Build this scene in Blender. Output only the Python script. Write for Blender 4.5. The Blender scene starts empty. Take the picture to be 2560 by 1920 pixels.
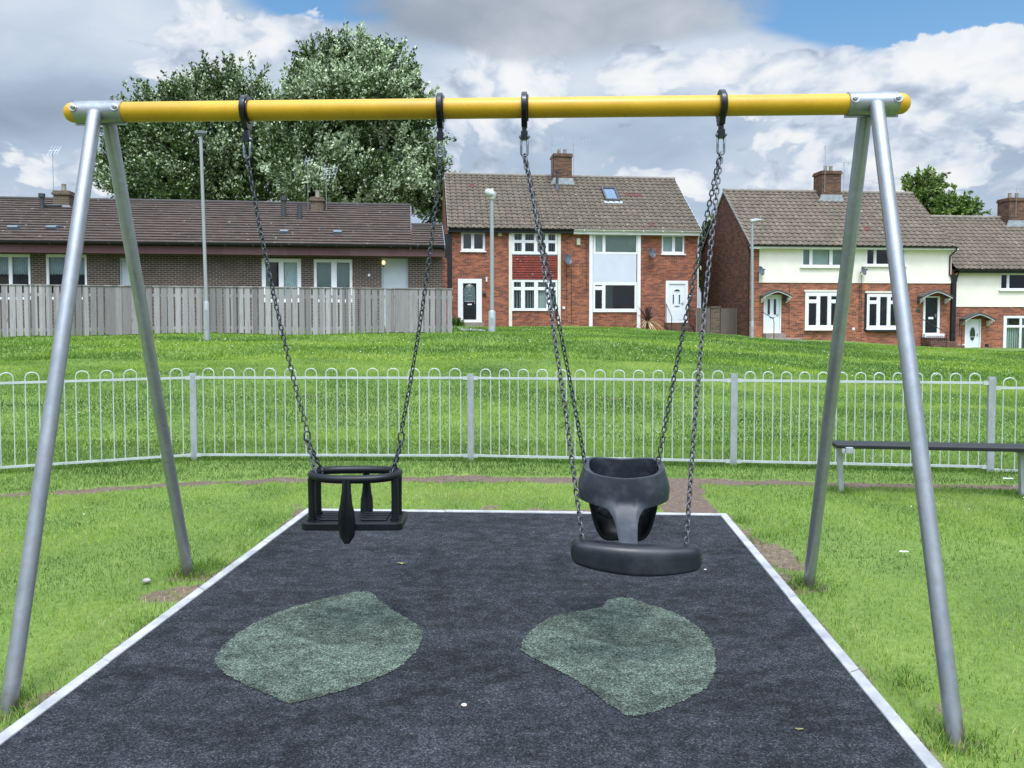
import bpy, math, random
import numpy as np
from mathutils import Vector, Matrix
random.seed(7); rng = np.random.default_rng(7)
SC = bpy.context.scene; COL = SC.collection
R = math.radians

# ------------------------------------------------------------------ camera
CAM_H, PITCH, FPX, PCX, PCY = 1.4722, 0.04, 2000.0, 1280.0, 872.5
cd = bpy.data.cameras.new('camera'); cam = bpy.data.objects.new('camera', cd); COL.objects.link(cam)
cam.location = (0, 0, CAM_H); cam.rotation_euler = (R(90) - PITCH, 0, 0)
cd.sensor_width = 36; cd.lens = 36 * FPX / 2560; cd.shift_y = -(960 - PCY) / 2560
cd.clip_start = 0.05; cd.clip_end = 2000
SC.camera = cam

def ray(px, py):
    xc = (px - PCX) / FPX; yc = -(py - PCY) / FPX
    return Vector((xc, math.cos(PITCH) + yc * math.sin(PITCH), yc * math.cos(PITCH) - math.sin(PITCH)))
def on_z(px, py, z=0.0):
    r = ray(px, py); t = (z - CAM_H) / r.z
    return Vector((r.x * t, r.y * t, z))
def at_d(px, py, d):
    r = ray(px, py); t = d / r.y
    return Vector((r.x * t, d, CAM_H + r.z * t))
Z = 2560 / 2212.0
def zz(x, y): return (x * Z, y * Z)

# ------------------------------------------------------------------ node helpers
class NT:
    def __init__(s, tree): s.t = tree; s.L = tree.links
    def n(s, typ, **kw):
        nd = s.t.nodes.new(typ)
        for k, v in kw.items(): setattr(nd, k, v)
        return nd
    def put(s, sock, v):
        if hasattr(v, 'is_linked') or isinstance(v, bpy.types.NodeSocket): s.L.new(v, sock)
        elif v is not None:
            try: sock.default_value = v
            except Exception: sock.default_value = (*v, 1) if len(v) == 3 else v
    def m(s, op, a, b=0.0, c=None, clamp=False):
        nd = s.n('ShaderNodeMath', operation=op); nd.use_clamp = clamp
        s.put(nd.inputs[0], a); s.put(nd.inputs[1], b)
        if c is not None: s.put(nd.inputs[2], c)
        return nd.outputs[0]
    def v(s, op, a, b=None, scale=None):
        nd = s.n('ShaderNodeVectorMath', operation=op); s.put(nd.inputs[0], a)
        if b is not None: s.put(nd.inputs[1], b)
        if scale is not None: s.put(nd.inputs['Scale'], scale)
        return nd.outputs['Value'] if op in ('DOT_PRODUCT', 'LENGTH', 'DISTANCE') else nd.outputs[0]
    def mix(s, f, a, b, blend='MIX'):
        nd = s.n('ShaderNodeMix', data_type='RGBA', blend_type=blend)
        s.put(nd.inputs[0], f); s.put(nd.inputs[6], a); s.put(nd.inputs[7], b)
        return nd.outputs[2]
    def ss(s, x, lo, hi, a=0.0, b=1.0):
        nd = s.n('ShaderNodeMapRange', interpolation_type='SMOOTHSTEP')
        for i, q in enumerate((x, lo, hi, a, b)): s.put(nd.inputs[i], q)
        return nd.outputs[0]
    def noise(s, vec, scale, detail=4, rough=.55, dist=0.0, lac=2.0):
        nd = s.n('ShaderNodeTexNoise'); s.put(nd.inputs['Vector'], vec)
        nd.inputs['Scale'].default_value = scale; nd.inputs['Detail'].default_value = detail
        nd.inputs['Roughness'].default_value = rough; nd.inputs['Distortion'].default_value = dist
        nd.inputs['Lacunarity'].default_value = lac
        return nd.outputs['Fac'], nd.outputs['Color']
    def sep(s, v):
        nd = s.n('ShaderNodeSeparateXYZ'); s.put(nd.inputs[0], v); return nd.outputs
    def comb(s, x, y, z):
        nd = s.n('ShaderNodeCombineXYZ')
        for i, q in enumerate((x, y, z)): s.put(nd.inputs[i], q)
        return nd.outputs[0]
    def ramp(s, f, stops, interp='LINEAR'):
        nd = s.n('ShaderNodeValToRGB'); s.put(nd.inputs[0], f); cr = nd.color_ramp; cr.interpolation = interp
        while len(cr.elements) < len(stops): cr.elements.new(.5)
        for e, (p, c) in zip(cr.elements, stops): e.position = p; e.color = (*c, 1)
        return nd.outputs[0]
    def bump(s, h, strength=.3, dist=.01):
        nd = s.n('ShaderNodeBump'); nd.inputs['Strength'].default_value = strength
        nd.inputs['Distance'].default_value = dist; s.put(nd.inputs['Height'], h); return nd.outputs[0]
def new_mat(name):
    m = bpy.data.materials.new(name); m.use_nodes = True
    m.node_tree.nodes.clear(); k = NT(m.node_tree)
    out = k.n('ShaderNodeOutputMaterial'); p = k.n('ShaderNodeBsdfPrincipled')
    k.L.new(p.outputs[0], out.inputs[0])
    return m, k, p, out
def coord(k, what='Object'): return k.n('ShaderNodeTexCoord').outputs[what]
def plain(name, col, rough=.6, metal=0.0, var=.12, scale=6.0, bump=0.0, spec=.5, fine=0.0, bscale=None):
    """a base colour broken up by two sizes of noise"""
    m, k, p, out = new_mat(name); c = coord(k)
    f, _ = k.noise(c, scale, 5, .6)
    dark = tuple(x * (1 - var) for x in col); lite = tuple(min(1, x * (1 + var)) for x in col)
    colr = k.ramp(f, [(.3, dark), (.7, lite)])
    if fine:
        g, _ = k.noise(c, scale * 22, 2, .5)
        colr = k.mix(k.ss(g, .4, .75, 0, fine), colr, tuple(x * .5 for x in col) + (1,))
    k.put(p.inputs['Base Color'], colr)
    p.inputs['Metallic'].default_value = metal
    k.put(p.inputs['Roughness'], k.ss(f, .3, .7, rough * .88, min(1, rough * 1.12)))
    p.inputs['Specular IOR Level'].default_value = spec
    if bump:
        h, _ = k.noise(c, bscale or scale * 10, 4, .6); k.put(p.inputs['Normal'], k.bump(h, bump, .004))
    return m
def wall_uv(k):
    """(along the wall, up) for any upright wall, in metres"""
    c = k.n('ShaderNodeTexCoord'); o = k.sep(c.outputs['Object']); nn = k.sep(c.outputs['Normal'])
    side = k.m('GREATER_THAN', k.m('ABSOLUTE', nn[0]), .7)
    h = k.m('ADD', k.m('MULTIPLY', o[0], k.m('SUBTRACT', 1.0, side)), k.m('MULTIPLY', o[1], side))
    return k.comb(h, o[2], 0.0), c.outputs['Object']
def brick_mat(name, c1, c2, mortar, soot=(.05, .03, .025), sootamt=.5, msize=.007):
    m, k, p, out = new_mat(name); uv, oc = wall_uv(k)
    b = k.n('ShaderNodeTexBrick'); k.put(b.inputs['Vector'], uv)
    b.inputs['Scale'].default_value = 1; b.inputs['Brick Width'].default_value = .225
    b.inputs['Row Height'].default_value = .075; b.inputs['Mortar Size'].default_value = msize
    b.inputs['Mortar Smooth'].default_value = .3
    k.put(b.inputs['Color1'], (*c1, 1)); k.put(b.inputs['Color2'], (*c2, 1)); k.put(b.inputs['Mortar'], (*mortar, 1))
    f, _ = k.noise(oc, 1.3, 6, .65); g, _ = k.noise(k.v('MULTIPLY', uv, (3.1, 9.5, 1)), 1.0, 3, .6)
    q = k.sep(uv); row = k.m('FLOOR', k.m('DIVIDE', q[1], .075)); half = k.m('MULTIPLY', k.m('MODULO', k.m('ABSOLUTE', row), 2.0), .5)
    cell = k.comb(k.m('FLOOR', k.m('ADD', k.m('DIVIDE', q[0], .225), half)), row, 0.0)
    wn = k.n('ShaderNodeTexWhiteNoise', noise_dimensions='3D'); k.put(wn.inputs['Vector'], cell)
    lite = tuple(min(1, x * 1.55) for x in c1); bc = k.ramp(wn.outputs[0], [(0, soot), (.13, tuple(x * .6 for x in c2)), (.34, c2), (.60, c1), (.86, tuple(x * 1.15 for x in c1)), (1, lite)])
    col = k.mix(b.outputs['Fac'], k.mix(sootamt, b.outputs['Color'], bc), (*mortar, 1))
    col = k.mix(k.ss(f, .35, .75, 0, .45), col, (*tuple(x * .62 for x in c2), 1))
    k.put(p.inputs['Base Color'], col); p.inputs['Roughness'].default_value = .9
    k.put(p.inputs['Normal'], k.bump(k.m('SUBTRACT', 1.0, b.outputs['Fac']), .5, .006))
    return m
def roof_mat(name, base, tile_w, gauge, lichen=.25, dark=(.06, .05, .05), pale=(.42, .40, .36)):
    m, k, p, out = new_mat(name); uv = k.n('ShaderNodeUVMap').outputs[0]; oc = coord(k)
    b = k.n('ShaderNodeTexBrick'); k.put(b.inputs['Vector'], uv); b.offset = .5 if tile_w < 0 else 0.0
    tw = abs(tile_w)
    b.inputs['Scale'].default_value = 1; b.inputs['Brick Width'].default_value = tw; b.inputs['Row Height'].default_value = gauge
    b.inputs['Mortar Size'].default_value = .006 if tile_w < 0 else .002
    k.put(b.inputs['Color1'], (*tuple(x * .78 for x in base), 1)); k.put(b.inputs['Color2'], (*tuple(x * 1.2 for x in base), 1)); k.put(b.inputs['Mortar'], (*dark, 1))
    f, _ = k.noise(oc, .55, 6, .62); g, _ = k.noise(oc, 3.5, 6, .7); q, _ = k.noise(oc, 26, 3, .6)
    us = k.m('FRACT', k.m('DIVIDE', k.sep(uv)[0], tw)); gro = k.m('MULTIPLY', k.ss(k.m('ABSOLUTE', k.m('SUBTRACT', us, .85)), .16, .04, 0, 1), .0 if tile_w < 0 else .75)
    bc = k.mix(gro, b.outputs['Color'], (*tuple(x * .30 for x in base), 1))
    col = k.mix(k.ss(f, .42, .72, 0, .4), bc, (*tuple(x * .55 for x in base), 1))
    col = k.mix(k.ss(g, .56, .74, 0, lichen * 1.2), col, (*pale, 1)); sp, _ = k.noise(oc, 7.5, 2, .5); col = k.mix(k.ss(sp, .715, .745, 0, .8), col, (.55, .54, .50, 1))
    col = k.mix(k.ss(q, .52, .7, 0, .5), col, (*tuple(x * .5 for x in base), 1))
    k.put(p.inputs['Base Color'], col); p.inputs['Roughness'].default_value = .88
    k.put(p.inputs['Normal'], k.bump(q, .25, .006))
    return m
def board_mat(name, a, b, width=.205, grain=1.0):
    """weathered boards: every board its own grey, grain along z"""
    m, k, p, out = new_mat(name); oc = coord(k); o = k.sep(oc)
    w = k.n('ShaderNodeTexWhiteNoise', noise_dimensions='1D'); k.put(w.inputs['W'], k.m('FLOOR', k.m('DIVIDE', o[0], width)))
    g, _ = k.noise(k.v('MULTIPLY', oc, (38, 38, 2.4)), 1.0, 5, .6, .4); s, _ = k.noise(k.v('MULTIPLY', oc, (1, 1, .8)), 2.2, 5, .6)
    kn, _ = k.noise(k.v('MULTIPLY', oc, (6, 6, 2.6)), 1.0, 2, .5)
    col = k.mix(w.outputs[0], (*a, 1), (*b, 1))
    col = k.mix(k.ss(g, .45, .75, 0, .45 * grain), col, (*tuple(x * .42 for x in a), 1))
    col = k.mix(k.ss(s, .5, .75, 0, .4), col, (*tuple(x * .6 for x in b), 1))
    col = k.mix(k.ss(kn, .7, .76, 0, .7), col, (.09, .075, .06, 1))
    k.put(p.inputs['Base Color'], col); p.inputs['Roughness'].default_value = .85
    k.put(p.inputs['Normal'], k.bump(g, .4, .004))
    return m
def glass_mat(name, tint=(.8, .9, .9), refl=.10):
    m, k, p, out = new_mat(name)
    tr = k.n('ShaderNodeBsdfTransparent'); tr.inputs[0].default_value = (*tint, 1)
    gl = k.n('ShaderNodeBsdfGlossy'); gl.inputs['Roughness'].default_value = .03
    nz, _ = k.noise(coord(k), 1.5, 2, .5); k.put(gl.inputs['Normal'], k.bump(nz, .15, .02))
    fr = k.n('ShaderNodeFresnel'); fr.inputs[0].default_value = 1.45
    mx = k.n('ShaderNodeMixShader'); k.put(mx.inputs[0], k.m('ADD', k.m('MULTIPLY', fr.outputs[0], .9), refl - .04, clamp=True))
    k.L.new(tr.outputs[0], mx.inputs[1]); k.L.new(gl.outputs[0], mx.inputs[2]); k.L.new(mx.outputs[0], out.inputs[0])
    return m

M = {}
M['yellow'] = plain('yellow paint', (.59, .33, .012), .38, 0, .13, 3.5, .06, fine=.14)
def galv(name, col, rough, bump=.06, metal=.85):
    m, k, p, out = new_mat(name); oc = coord(k)
    v = k.n('ShaderNodeTexVoronoi', feature='F1'); v.inputs['Scale'].default_value = 45; k.put(v.inputs['Vector'], oc)
    f, _ = k.noise(oc, 9, 5, .65); st, _ = k.noise(k.v('MULTIPLY', oc, (14, 14, 1.2)), 1, 4, .6)
    c = k.mix(.08, (*col, 1), v.outputs['Color'], 'OVERLAY')
    hsv = k.n('ShaderNodeHueSaturation'); hsv.inputs['Saturation'].default_value = .35; k.put(hsv.inputs['Color'], c); c = hsv.outputs[0]
    c = k.mix(k.ss(st, .45, .8, 0, .45), c, (*tuple(x * .68 for x in col), 1))
    if 'tube' in name:                                            # mud splashed up the feet
        zz_ = k.sep(oc)[2]; c = k.mix(k.m('MULTIPLY', k.ss(k.m('SUBTRACT', zz_, k.m('MULTIPLY', f, .16)), .03, -.05, 0, 1), k.ss(st, .35, .6, .25, .85)), c, (.12, .085, .06, 1))
    k.put(p.inputs['Base Color'], c); p.inputs['Metallic'].default_value = metal
    k.put(p.inputs['Roughness'], k.ss(f, .3, .7, rough * .75, rough * 1.3))
    k.put(p.inputs['Normal'], k.bump(f, bump, .003))
    return m
M['galv'] = galv('galvanised tube', (.275, .305, .365), .36, .05, .66)
M['galv_fence'] = galv('galvanised railing', (.50, .60, .585), .5, .1, .3)
M['galv_post'] = galv('galvanised flat post', (.37, .42, .50), .5, .1, .55)
M['bolt'] = plain('stainless bolt', (.55, .55, .56), .3, .95, .15, 40)
M['clamp'] = plain('black clamp', (.006, .007, .010), .22, 0, .2, 8, .05)
M['chain'] = plain('dark steel chain', (.085, .095, .11), .42, .75, .35, 60, .2, fine=.3)
M['chain_pale'] = plain('worn steel chain', (.16, .16, .175), .45, .75, .35, 60, .2, fine=.3)
M['shackle'] = plain('zinc shackle', (.22, .24, .27), .36, .85, .2, 40)
def rubber_mat(name, base, dust, amt, rough, spec):
    """moulded rubber with dusty scuffs and a fine pebbled skin"""
    m, k, p, out = new_mat(name); oc = coord(k)
    f, _ = k.noise(oc, 7, 6, .65); g, _ = k.noise(k.v('MULTIPLY', oc, (16, 16, 40)), 1, 4, .6); h, _ = k.noise(oc, 420, 2, .5)
    c = k.mix(k.ss(f, .46, .72, 0, amt), (*base, 1), (*dust, 1)); c = k.mix(k.ss(g, .60, .74, 0, amt * .8), c, (*dust, 1))
    k.put(p.inputs['Base Color'], c); k.put(p.inputs['Roughness'], k.ss(f, .35, .7, rough * .85, rough * 1.35)); p.inputs['Specular IOR Level'].default_value = spec
    k.put(p.inputs['Normal'], k.bump(h, .18, .002)); return m
M['rubber'] = rubber_mat('black moulded rubber', (.0075, .0095, .0145), (.038, .043, .052), .38, .33, .42)
M['rubber_grey'] = rubber_mat('dusty charcoal moulding', (.022, .027, .038), (.085, .092, .108), .6, .42, .45)
M['rubber_jet'] = plain('jet black rubber', (.005, .0065, .009), .36, 0, .3, 9, .2, fine=.1, bscale=300, spec=.35)
M['rubber_dark'] = plain('black inner rubber', (.007, .009, .012), .5, 0, .25, 9, .2, bscale=300, spec=.25)
M['black_board'] = plain('black recycled board', (.009, .010, .012), .5, 0, .25, 12, .3)
M['white_upvc'] = plain('white window plastic', (.82, .795, .82), .35, 0, .04, 3)
M['cream_board'] = plain('cream painted board', (.72, .68, .60), .6, 0, .07, 3)
M['white_panel'] = plain('white cladding panel', (.60, .62, .70), .5, 0, .04, 2)
M['render'] = plain('cream render', (.88, .805, .715), .85, 0, .06, 1.2, .2, fine=.05)
M['black_pipe'] = plain('black plastic pipe', (.012, .012, .014), .4, 0, .2, 5)
M['white_pipe'] = plain('white plastic pipe', (.76, .73, .76), .4, 0, .06, 5)
M['fascia'] = board_mat('stained fascia timber', (.125, .055, .062), (.175, .09, .095), 2.3)
M['lead'] = plain('lead flashing', (.34, .37, .40), .6, .2, .25, 6, .2)
M['pot'] = plain('clay chimney pot', (.30, .27, .22), .8, 0, .3, 8)
M['pipe_grey'] = plain('grey vent pipe', (.05, .052, .06), .55, 0, .2, 8)
M['tile_vent'] = plain('grey vent tile', (.13, .16, .20), .5, 0, .15, 8)
M['dish'] = plain('grey satellite dish', (.10, .12, .15), .5, .2, .15, 8)
M['aerial'] = plain('aluminium aerial', (.42, .44, .46), .4, .7, .2, 10)
M['interior'] = plain('dim room', (.035, .035, .04), .9, 0, .3, 2)  # gloom of unlit rooms put into a near-black colour
M['glass'] = glass_mat('window glass', (.74, .82, .82), .10)
M['glass_dark'] = glass_mat('dark window glass', (.36, .43, .44), .13)
M['blind'] = plain('pale blind fabric', (.50, .55, .52), .8, 0, .08, 4)
M['blind_grey'] = plain('grey blind fabric', (.34, .36, .37), .8, 0, .12, 5)
M['net'] = plain('white net curtain', (.62, .68, .68), .85, 0, .12, 7)
M['door_white'] = plain('white door', (.76, .79, .84), .4, 0, .04, 3)
M['door_grey'] = plain('pale grey door', (.50, .53, .58), .5, 0, .06, 3)
M['door_black'] = plain('black door', (.010, .012, .016), .28, 0, .2, 4)
M['stone_step'] = plain('concrete step', (.27, .23, .20), .9, 0, .25, 7, .4, fine=.2)
M['canopy'] = plain('felted canopy', (.075, .075, .07), .9, 0, .3, 8, .3)
M['concrete'] = plain('pale concrete', (.37, .37, .385), .85, 0, .25, 9, .4, fine=.22)
M['lamp_steel'] = galv('lamp column steel', (.33, .37, .41), .55, .08, .35)
M['lamp_dome'] = plain('milky lamp dome', (.58, .57, .60), .35, 0, .08, 6)
M['lamp_head'] = plain('grey lamp head', (.16, .18, .19), .5, .2, .15, 6)
M['cream_box'] = plain('cream alarm box', (.68, .64, .48), .5, 0, .06, 6)
M['brick_red'] = brick_mat('red facing brick', (.36, .104, .044), (.205, .050, .028), (.30, .225, .185), sootamt=.75)
M['brick_red2'] = brick_mat('orange red brick', (.40, .125, .055), (.225, .062, .034), (.34, .25, .20), sootamt=.7)
M['brick_gable'] = brick_mat('rough dark brick', (.17, .058, .030), (.075, .026, .018), (.15, .10, .08), sootamt=.7)
M['brick_brown'] = brick_mat('brown brick', (.088, .055, .044), (.056, .037, .032), (.30, .245, .205), (.03, .025, .025), .35, .010)
M['brick_chim'] = brick_mat('chimney brick', (.17, .072, .038), (.09, .042, .028), (.19, .15, .12), sootamt=.75)
M['brick_chim2'] = brick_mat('buff sooty brick', (.15, .105, .07), (.09, .065, .05), (.26, .21, .16), sootamt=.5)
M['roof_house'] = roof_mat('brown pantiles', (.128, .100, .070), .30, .33, .22)
M['roof_house2'] = roof_mat('greyish pantiles', (.148, .115, .084), .30, .33, .25)
M['roof_brown'] = roof_mat('flat brown tiles', (.072, .048, .037), -.33, .26, .15)
M['roof_red'] = plain('replacement red tile', (.115, .038, .030), .85, 0, .2, 6, .2)
M['hung_tile'] = roof_mat('red hung tiles', (.225, .042, .028), -.2, .13, .05, (.05, .012, .01), (.24, .07, .05))
M['ridge'] = plain('ridge tile', (.21, .18, .155), .9, 0, .3, 4, .3)
M['fence_wood'] = board_mat('weathered fence boards', (.185, .172, .170), (.42, .395, .395))
M['gate_wood'] = board_mat('weathered gate boards', (.20, .18, .178), (.34, .315, .31), .16)
M['fence_brown'] = board_mat('brown fence boards', (.13, .10, .085), (.20, .165, .145), .13)
M['lampglow'] = None
m, k, p, out = new_mat('lit wall lamp'); p.inputs['Base Color'].default_value = (.8, .7, .45, 1)
p.inputs['Emission Color'].default_value = (1, .8, .4, 1); p.inputs['Emission Strength'].default_value = 1.2; M['lampglow'] = m
# ------------------------------------------------------------------ mesh builder
class MB:
    def __init__(s): s.v = []; s.f = []; s.mi = []; s.uv = None
    def add(s, vs, fs, mi=0):
        o = len(s.v); s.v += [tuple(p) for p in vs]; s.f += [tuple(i + o for i in q) for q in fs]; s.mi += [mi] * len(fs); return s
    def box(s, x0, x1, y0, y1, z0, z1, mi=0):
        if x0 > x1: x0, x1 = x1, x0
        if y0 > y1: y0, y1 = y1, y0
        if z0 > z1: z0, z1 = z1, z0
        vs = [(x, y, z) for z in (z0, z1) for y in (y0, y1) for x in (x0, x1)]
        return s.add(vs, [(0, 2, 3, 1), (4, 5, 7, 6), (0, 1, 5, 4), (2, 6, 7, 3), (0, 4, 6, 2), (1, 3, 7, 5)], mi)
    def tube(s, pts, r, n=12, cap=True, closed=False, mi=0, r2=None):
        """a tube along points; r a number or one radius a point"""
        pts = [Vector(p) for p in pts]; N = len(pts)
        rs = r if isinstance(r, (list, tuple)) else [r] * N
        vs = []; prev = None
        for i, p in enumerate(pts):
            if closed: t = pts[(i + 1) % N] - pts[i - 1]
            else: t = pts[min(i + 1, N - 1)] - pts[max(i - 1, 0)]
            t.normalize()
            if prev is None:
                a = Vector((0, 0, 1)) if abs(t.z) < .9 else Vector((1, 0, 0)); u = t.cross(a).normalized()
            else:
                u = prev - t * prev.dot(t); u.normalize()
            prev = u; w = t.cross(u)
            for k in range(n):
                th = 2 * math.pi * k / n
                vs.append(p + (u * math.cos(th) + w * math.sin(th)) * rs[i])
        fs = []
        for i in range(N if closed else N - 1):
            a = i * n; b = ((i + 1) % N) * n
            for k in range(n): fs.append((a + k, a + (k + 1) % n, b + (k + 1) % n, b + k))
        if cap and not closed:
            fs.append(tuple(range(n - 1, -1, -1))); fs.append(tuple(range((N - 1) * n, N * n)))
        return s.add(vs, fs, mi)
    def grid(s, P, mi=0, closed_u=False, closed_v=False):
        """P[i][j] -> quads"""
        a, b = len(P), len(P[0]); fs = []
        for i in range(a if closed_u else a - 1):
            for j in range(b if closed_v else b - 1):
                i2, j2 = (i + 1) % a, (j + 1) % b
                fs.append((i * b + j, i * b + j2, i2 * b + j2, i2 * b + j))
        return s.add([p for row in P for p in row], fs, mi)
    def prism(s, poly, y0, y1, mi=0, axis='y'):
        """extrude a 2D (x,z) polygon along y (or an (y,z) one along x, an (x,y) one along z)"""
        f = {'y': lambda a, b, t: (a, t, b), 'x': lambda a, b, t: (t, a, b), 'z': lambda a, b, t: (a, b, t)}[axis]
        n = len(poly)
        vs = [f(a, b, y0) for a, b in poly] + [f(a, b, y1) for a, b in poly]
        fs = [tuple(range(n)), tuple(range(2 * n - 1, n - 1, -1))] + [(i, n + i, n + (i + 1) % n, (i + 1) % n) for i in range(n)]
        return s.add(vs, fs, mi)
    def xf(s, mat, start=0):
        for i in range(start, len(s.v)): s.v[i] = tuple(mat @ Vector(s.v[i]))
        return s
    def build(s, name, mats, parent=None, smooth=False, bevel=0, loc=None, recalc=True, seg=2, angle=None):
        me = bpy.data.meshes.new(name); me.from_pydata(s.v, [], s.f)
        for q in (mats if isinstance(mats, (list, tuple)) else [mats]): me.materials.append(q)
        if any(s.mi): me.polygons.foreach_set('material_index', s.mi)
        if s.uv is not None:
            ul = me.uv_layers.new(name='UVMap'); fl = [s.uv[l.vertex_index] for l in me.loops]
            ul.data.foreach_set('uv', [c for q in fl for c in q])
        if recalc:
            import bmesh
            bm = bmesh.new(); bm.from_mesh(me); bmesh.ops.recalc_face_normals(bm, faces=bm.faces); bm.to_mesh(me); bm.free()
        if smooth: me.polygons.foreach_set('use_smooth', [True] * len(me.polygons))
        o = bpy.data.objects.new(name, me); COL.objects.link(o)
        if parent: o.parent = parent
        if loc is not None: o.location = loc
        if bevel:
            b = o.modifiers.new('bevel', 'BEVEL'); b.width = bevel; b.segments = seg; b.limit_method = 'ANGLE'; b.angle_limit = R(35)
        if angle:
            me.polygons.foreach_set('use_smooth', [True] * len(me.polygons)); me.set_sharp_from_angle(angle=R(angle))
        return o
def fast_mesh(name, V, Q, mats, attrs=None, nper=4, mi=None):
    """V (n,3) numpy, Q (m,nper) int numpy"""
    me = bpy.data.meshes.new(name)
    me.vertices.add(len(V)); me.vertices.foreach_set('co', np.asarray(V, np.float32).ravel())
    me.loops.add(Q.size); me.loops.foreach_set('vertex_index', np.asarray(Q, np.int32).ravel())
    me.polygons.add(len(Q)); me.polygons.foreach_set('loop_start', np.arange(0, Q.size, nper, dtype=np.int32))
    me.polygons.foreach_set('loop_total', np.full(len(Q), nper, np.int32))
    for q in mats: me.materials.append(q)
    if mi is not None: me.polygons.foreach_set('material_index', np.asarray(mi, np.int32))
    for nm, a in (attrs or {}).items():
        t = me.attributes.new(nm, 'FLOAT', 'POINT'); t.data.foreach_set('value', np.asarray(a, np.float32))
    me.update(calc_edges=True)
    o = bpy.data.objects.new(name, me); COL.objects.link(o); return o
def tag(o, label=None, cat=None, group=None, kind=None):
    for k_, v_ in (('label', label), ('category', cat), ('group', group), ('kind', kind)):
        if v_: o[k_] = v_
    return o
def thing(name, label, cat, loc=(0, 0, 0), rz=0, group=None):
    o = bpy.data.objects.new(name, None); o.empty_display_size = .2; COL.objects.link(o)
    o.location = loc; o.rotation_euler = (0, 0, rz); return tag(o, label, cat, group)
def arc(cx, cz, r, a0, a1, n): return [(cx + r * math.cos(R(a0 + (a1 - a0) * i / n)), cz + r * math.sin(R(a0 + (a1 - a0) * i / n))) for i in range(n + 1)]

# ------------------------------------------------------------------ swing frame
BZ = 2.4
bl = on_z(162, 282, BZ); br = on_z(2275, 259, BZ)
bdir = (br - bl); BLEN = bdir.length; bdir.normalize()
byaw = math.atan2(bdir.y, bdir.x)
feet = [on_z(13, 1781), on_z(475, 1437), on_z(2019, 1465), on_z(2396, 1858)]
ctr = (bl + br) / 2
frame = thing('swing_frame', 'tall steel swing frame with a yellow crossbeam on four splayed silver legs', 'swing frame', (ctr.x, ctr.y, 0), byaw)
FM = Matrix.Translation((ctr.x, ctr.y, 0)) @ Matrix.Rotation(byaw, 4, 'Z'); FI = FM.inverted()
def beam_u(px, py=270):
    """position along the beam (frame's own x) seen at this pixel column"""
    r = ray(px, py); o = Vector((0, 0, CAM_H)); n = Vector((-bdir.y, bdir.x, 0))
    t = (bl - o).dot(n) / r.dot(n); return (o + r * t - ctr).dot(bdir)
BR = .045; half = BLEN / 2
b = MB(); prof = [(-half + BR * (1 - math.cos(a)) * .9, BR * math.sin(a)) for a in [R(x) for x in (12, 30, 50, 70, 90)]]
xs = prof + [(half - (x + half), r) for x, r in reversed(prof)]
b.grid([[(x, r * math.cos(2 * math.pi * k / 32), BZ + r * math.sin(2 * math.pi * k / 32)) for k in range(32)] for x, r in xs], closed_v=True)
b.add([(-half, 0, BZ)], []); b.add([(half, 0, BZ)], [])
n0 = len(b.v) - 2
b.f += [(n0, (k + 1) % 32, k) for k in range(32)]; e0 = (len(xs) - 1) * 32
b.f += [(n0 + 1, e0 + k, e0 + (k + 1) % 32) for k in range(32)]; b.mi += [0] * 64
b.build('crossbeam', M['yellow'], frame, smooth=True)
for (pa, pb, hub, bolts, legs) in ((187, 318, 250, (199, 301), (feet[0], feet[1])), (2109, 2247, 2181, (2127, 2233), (feet[3], feet[2]))):
    ua, ub, uh = beam_u(pa), beam_u(pb), beam_u(hub)
    s = MB(); ro, ri = .0515, .0455; ch = .012
    rows = [(ua + ch, ri), (ua + ch, ro - .003), (ua + ch + .003, ro), (ub - ch - .003, ro), (ub - ch, ro - .003), (ub - ch, ri)]
    s.grid([[(x, r * math.cos(2 * math.pi * k / 40), BZ + r * math.sin(2 * math.pi * k / 40)) for k in range(40)] for x, r in rows], closed_v=True)
    # lips of the two half shells along the underside and the top
    s.box(ua + .004, ub - .004, -.005, .005, BZ - ro - .006, BZ - ro + .004)
    br_ = s.build('leg_bracket', M['galv'], frame, angle=35)
    for pb_ in bolts:
        u = beam_u(pb_); q = MB(); c = Vector((u, -ro * .985, BZ + .012)); d = Vector((0, -1, .12)).normalized()
        q.tube([c - d * .006, c + d * .003], .0185, 20); q.tube([c + d * .003, c + d * .012], .0115, 6)
        q.tube([c + d * .012, c + d * .0135], [.0105, .0055], 12)
        q.tube([c + d * .0115, c + d * .019], .0055, 12); q.build('bolt', M['bolt'], br_, angle=30)
    for sgn, ft in zip((-1, 1), legs):
        top = Vector((uh + (0 if sgn < 0 else (.012 if hub < 1000 else -.012)), sgn * .044, BZ - .010)); foot = FI @ Vector((ft.x, ft.y, -.06))
        q = MB(); d = (top - foot).normalized(); r = .0305
        q.tube([foot, foot + (top - foot) * .5, top - d * .012, top - d * .002, top + d * .008, top + d * .013], [r, r, r, r * .93, r * .65, r * .2], 28)
        q.build('leg', M['galv'], frame, angle=40)

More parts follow.
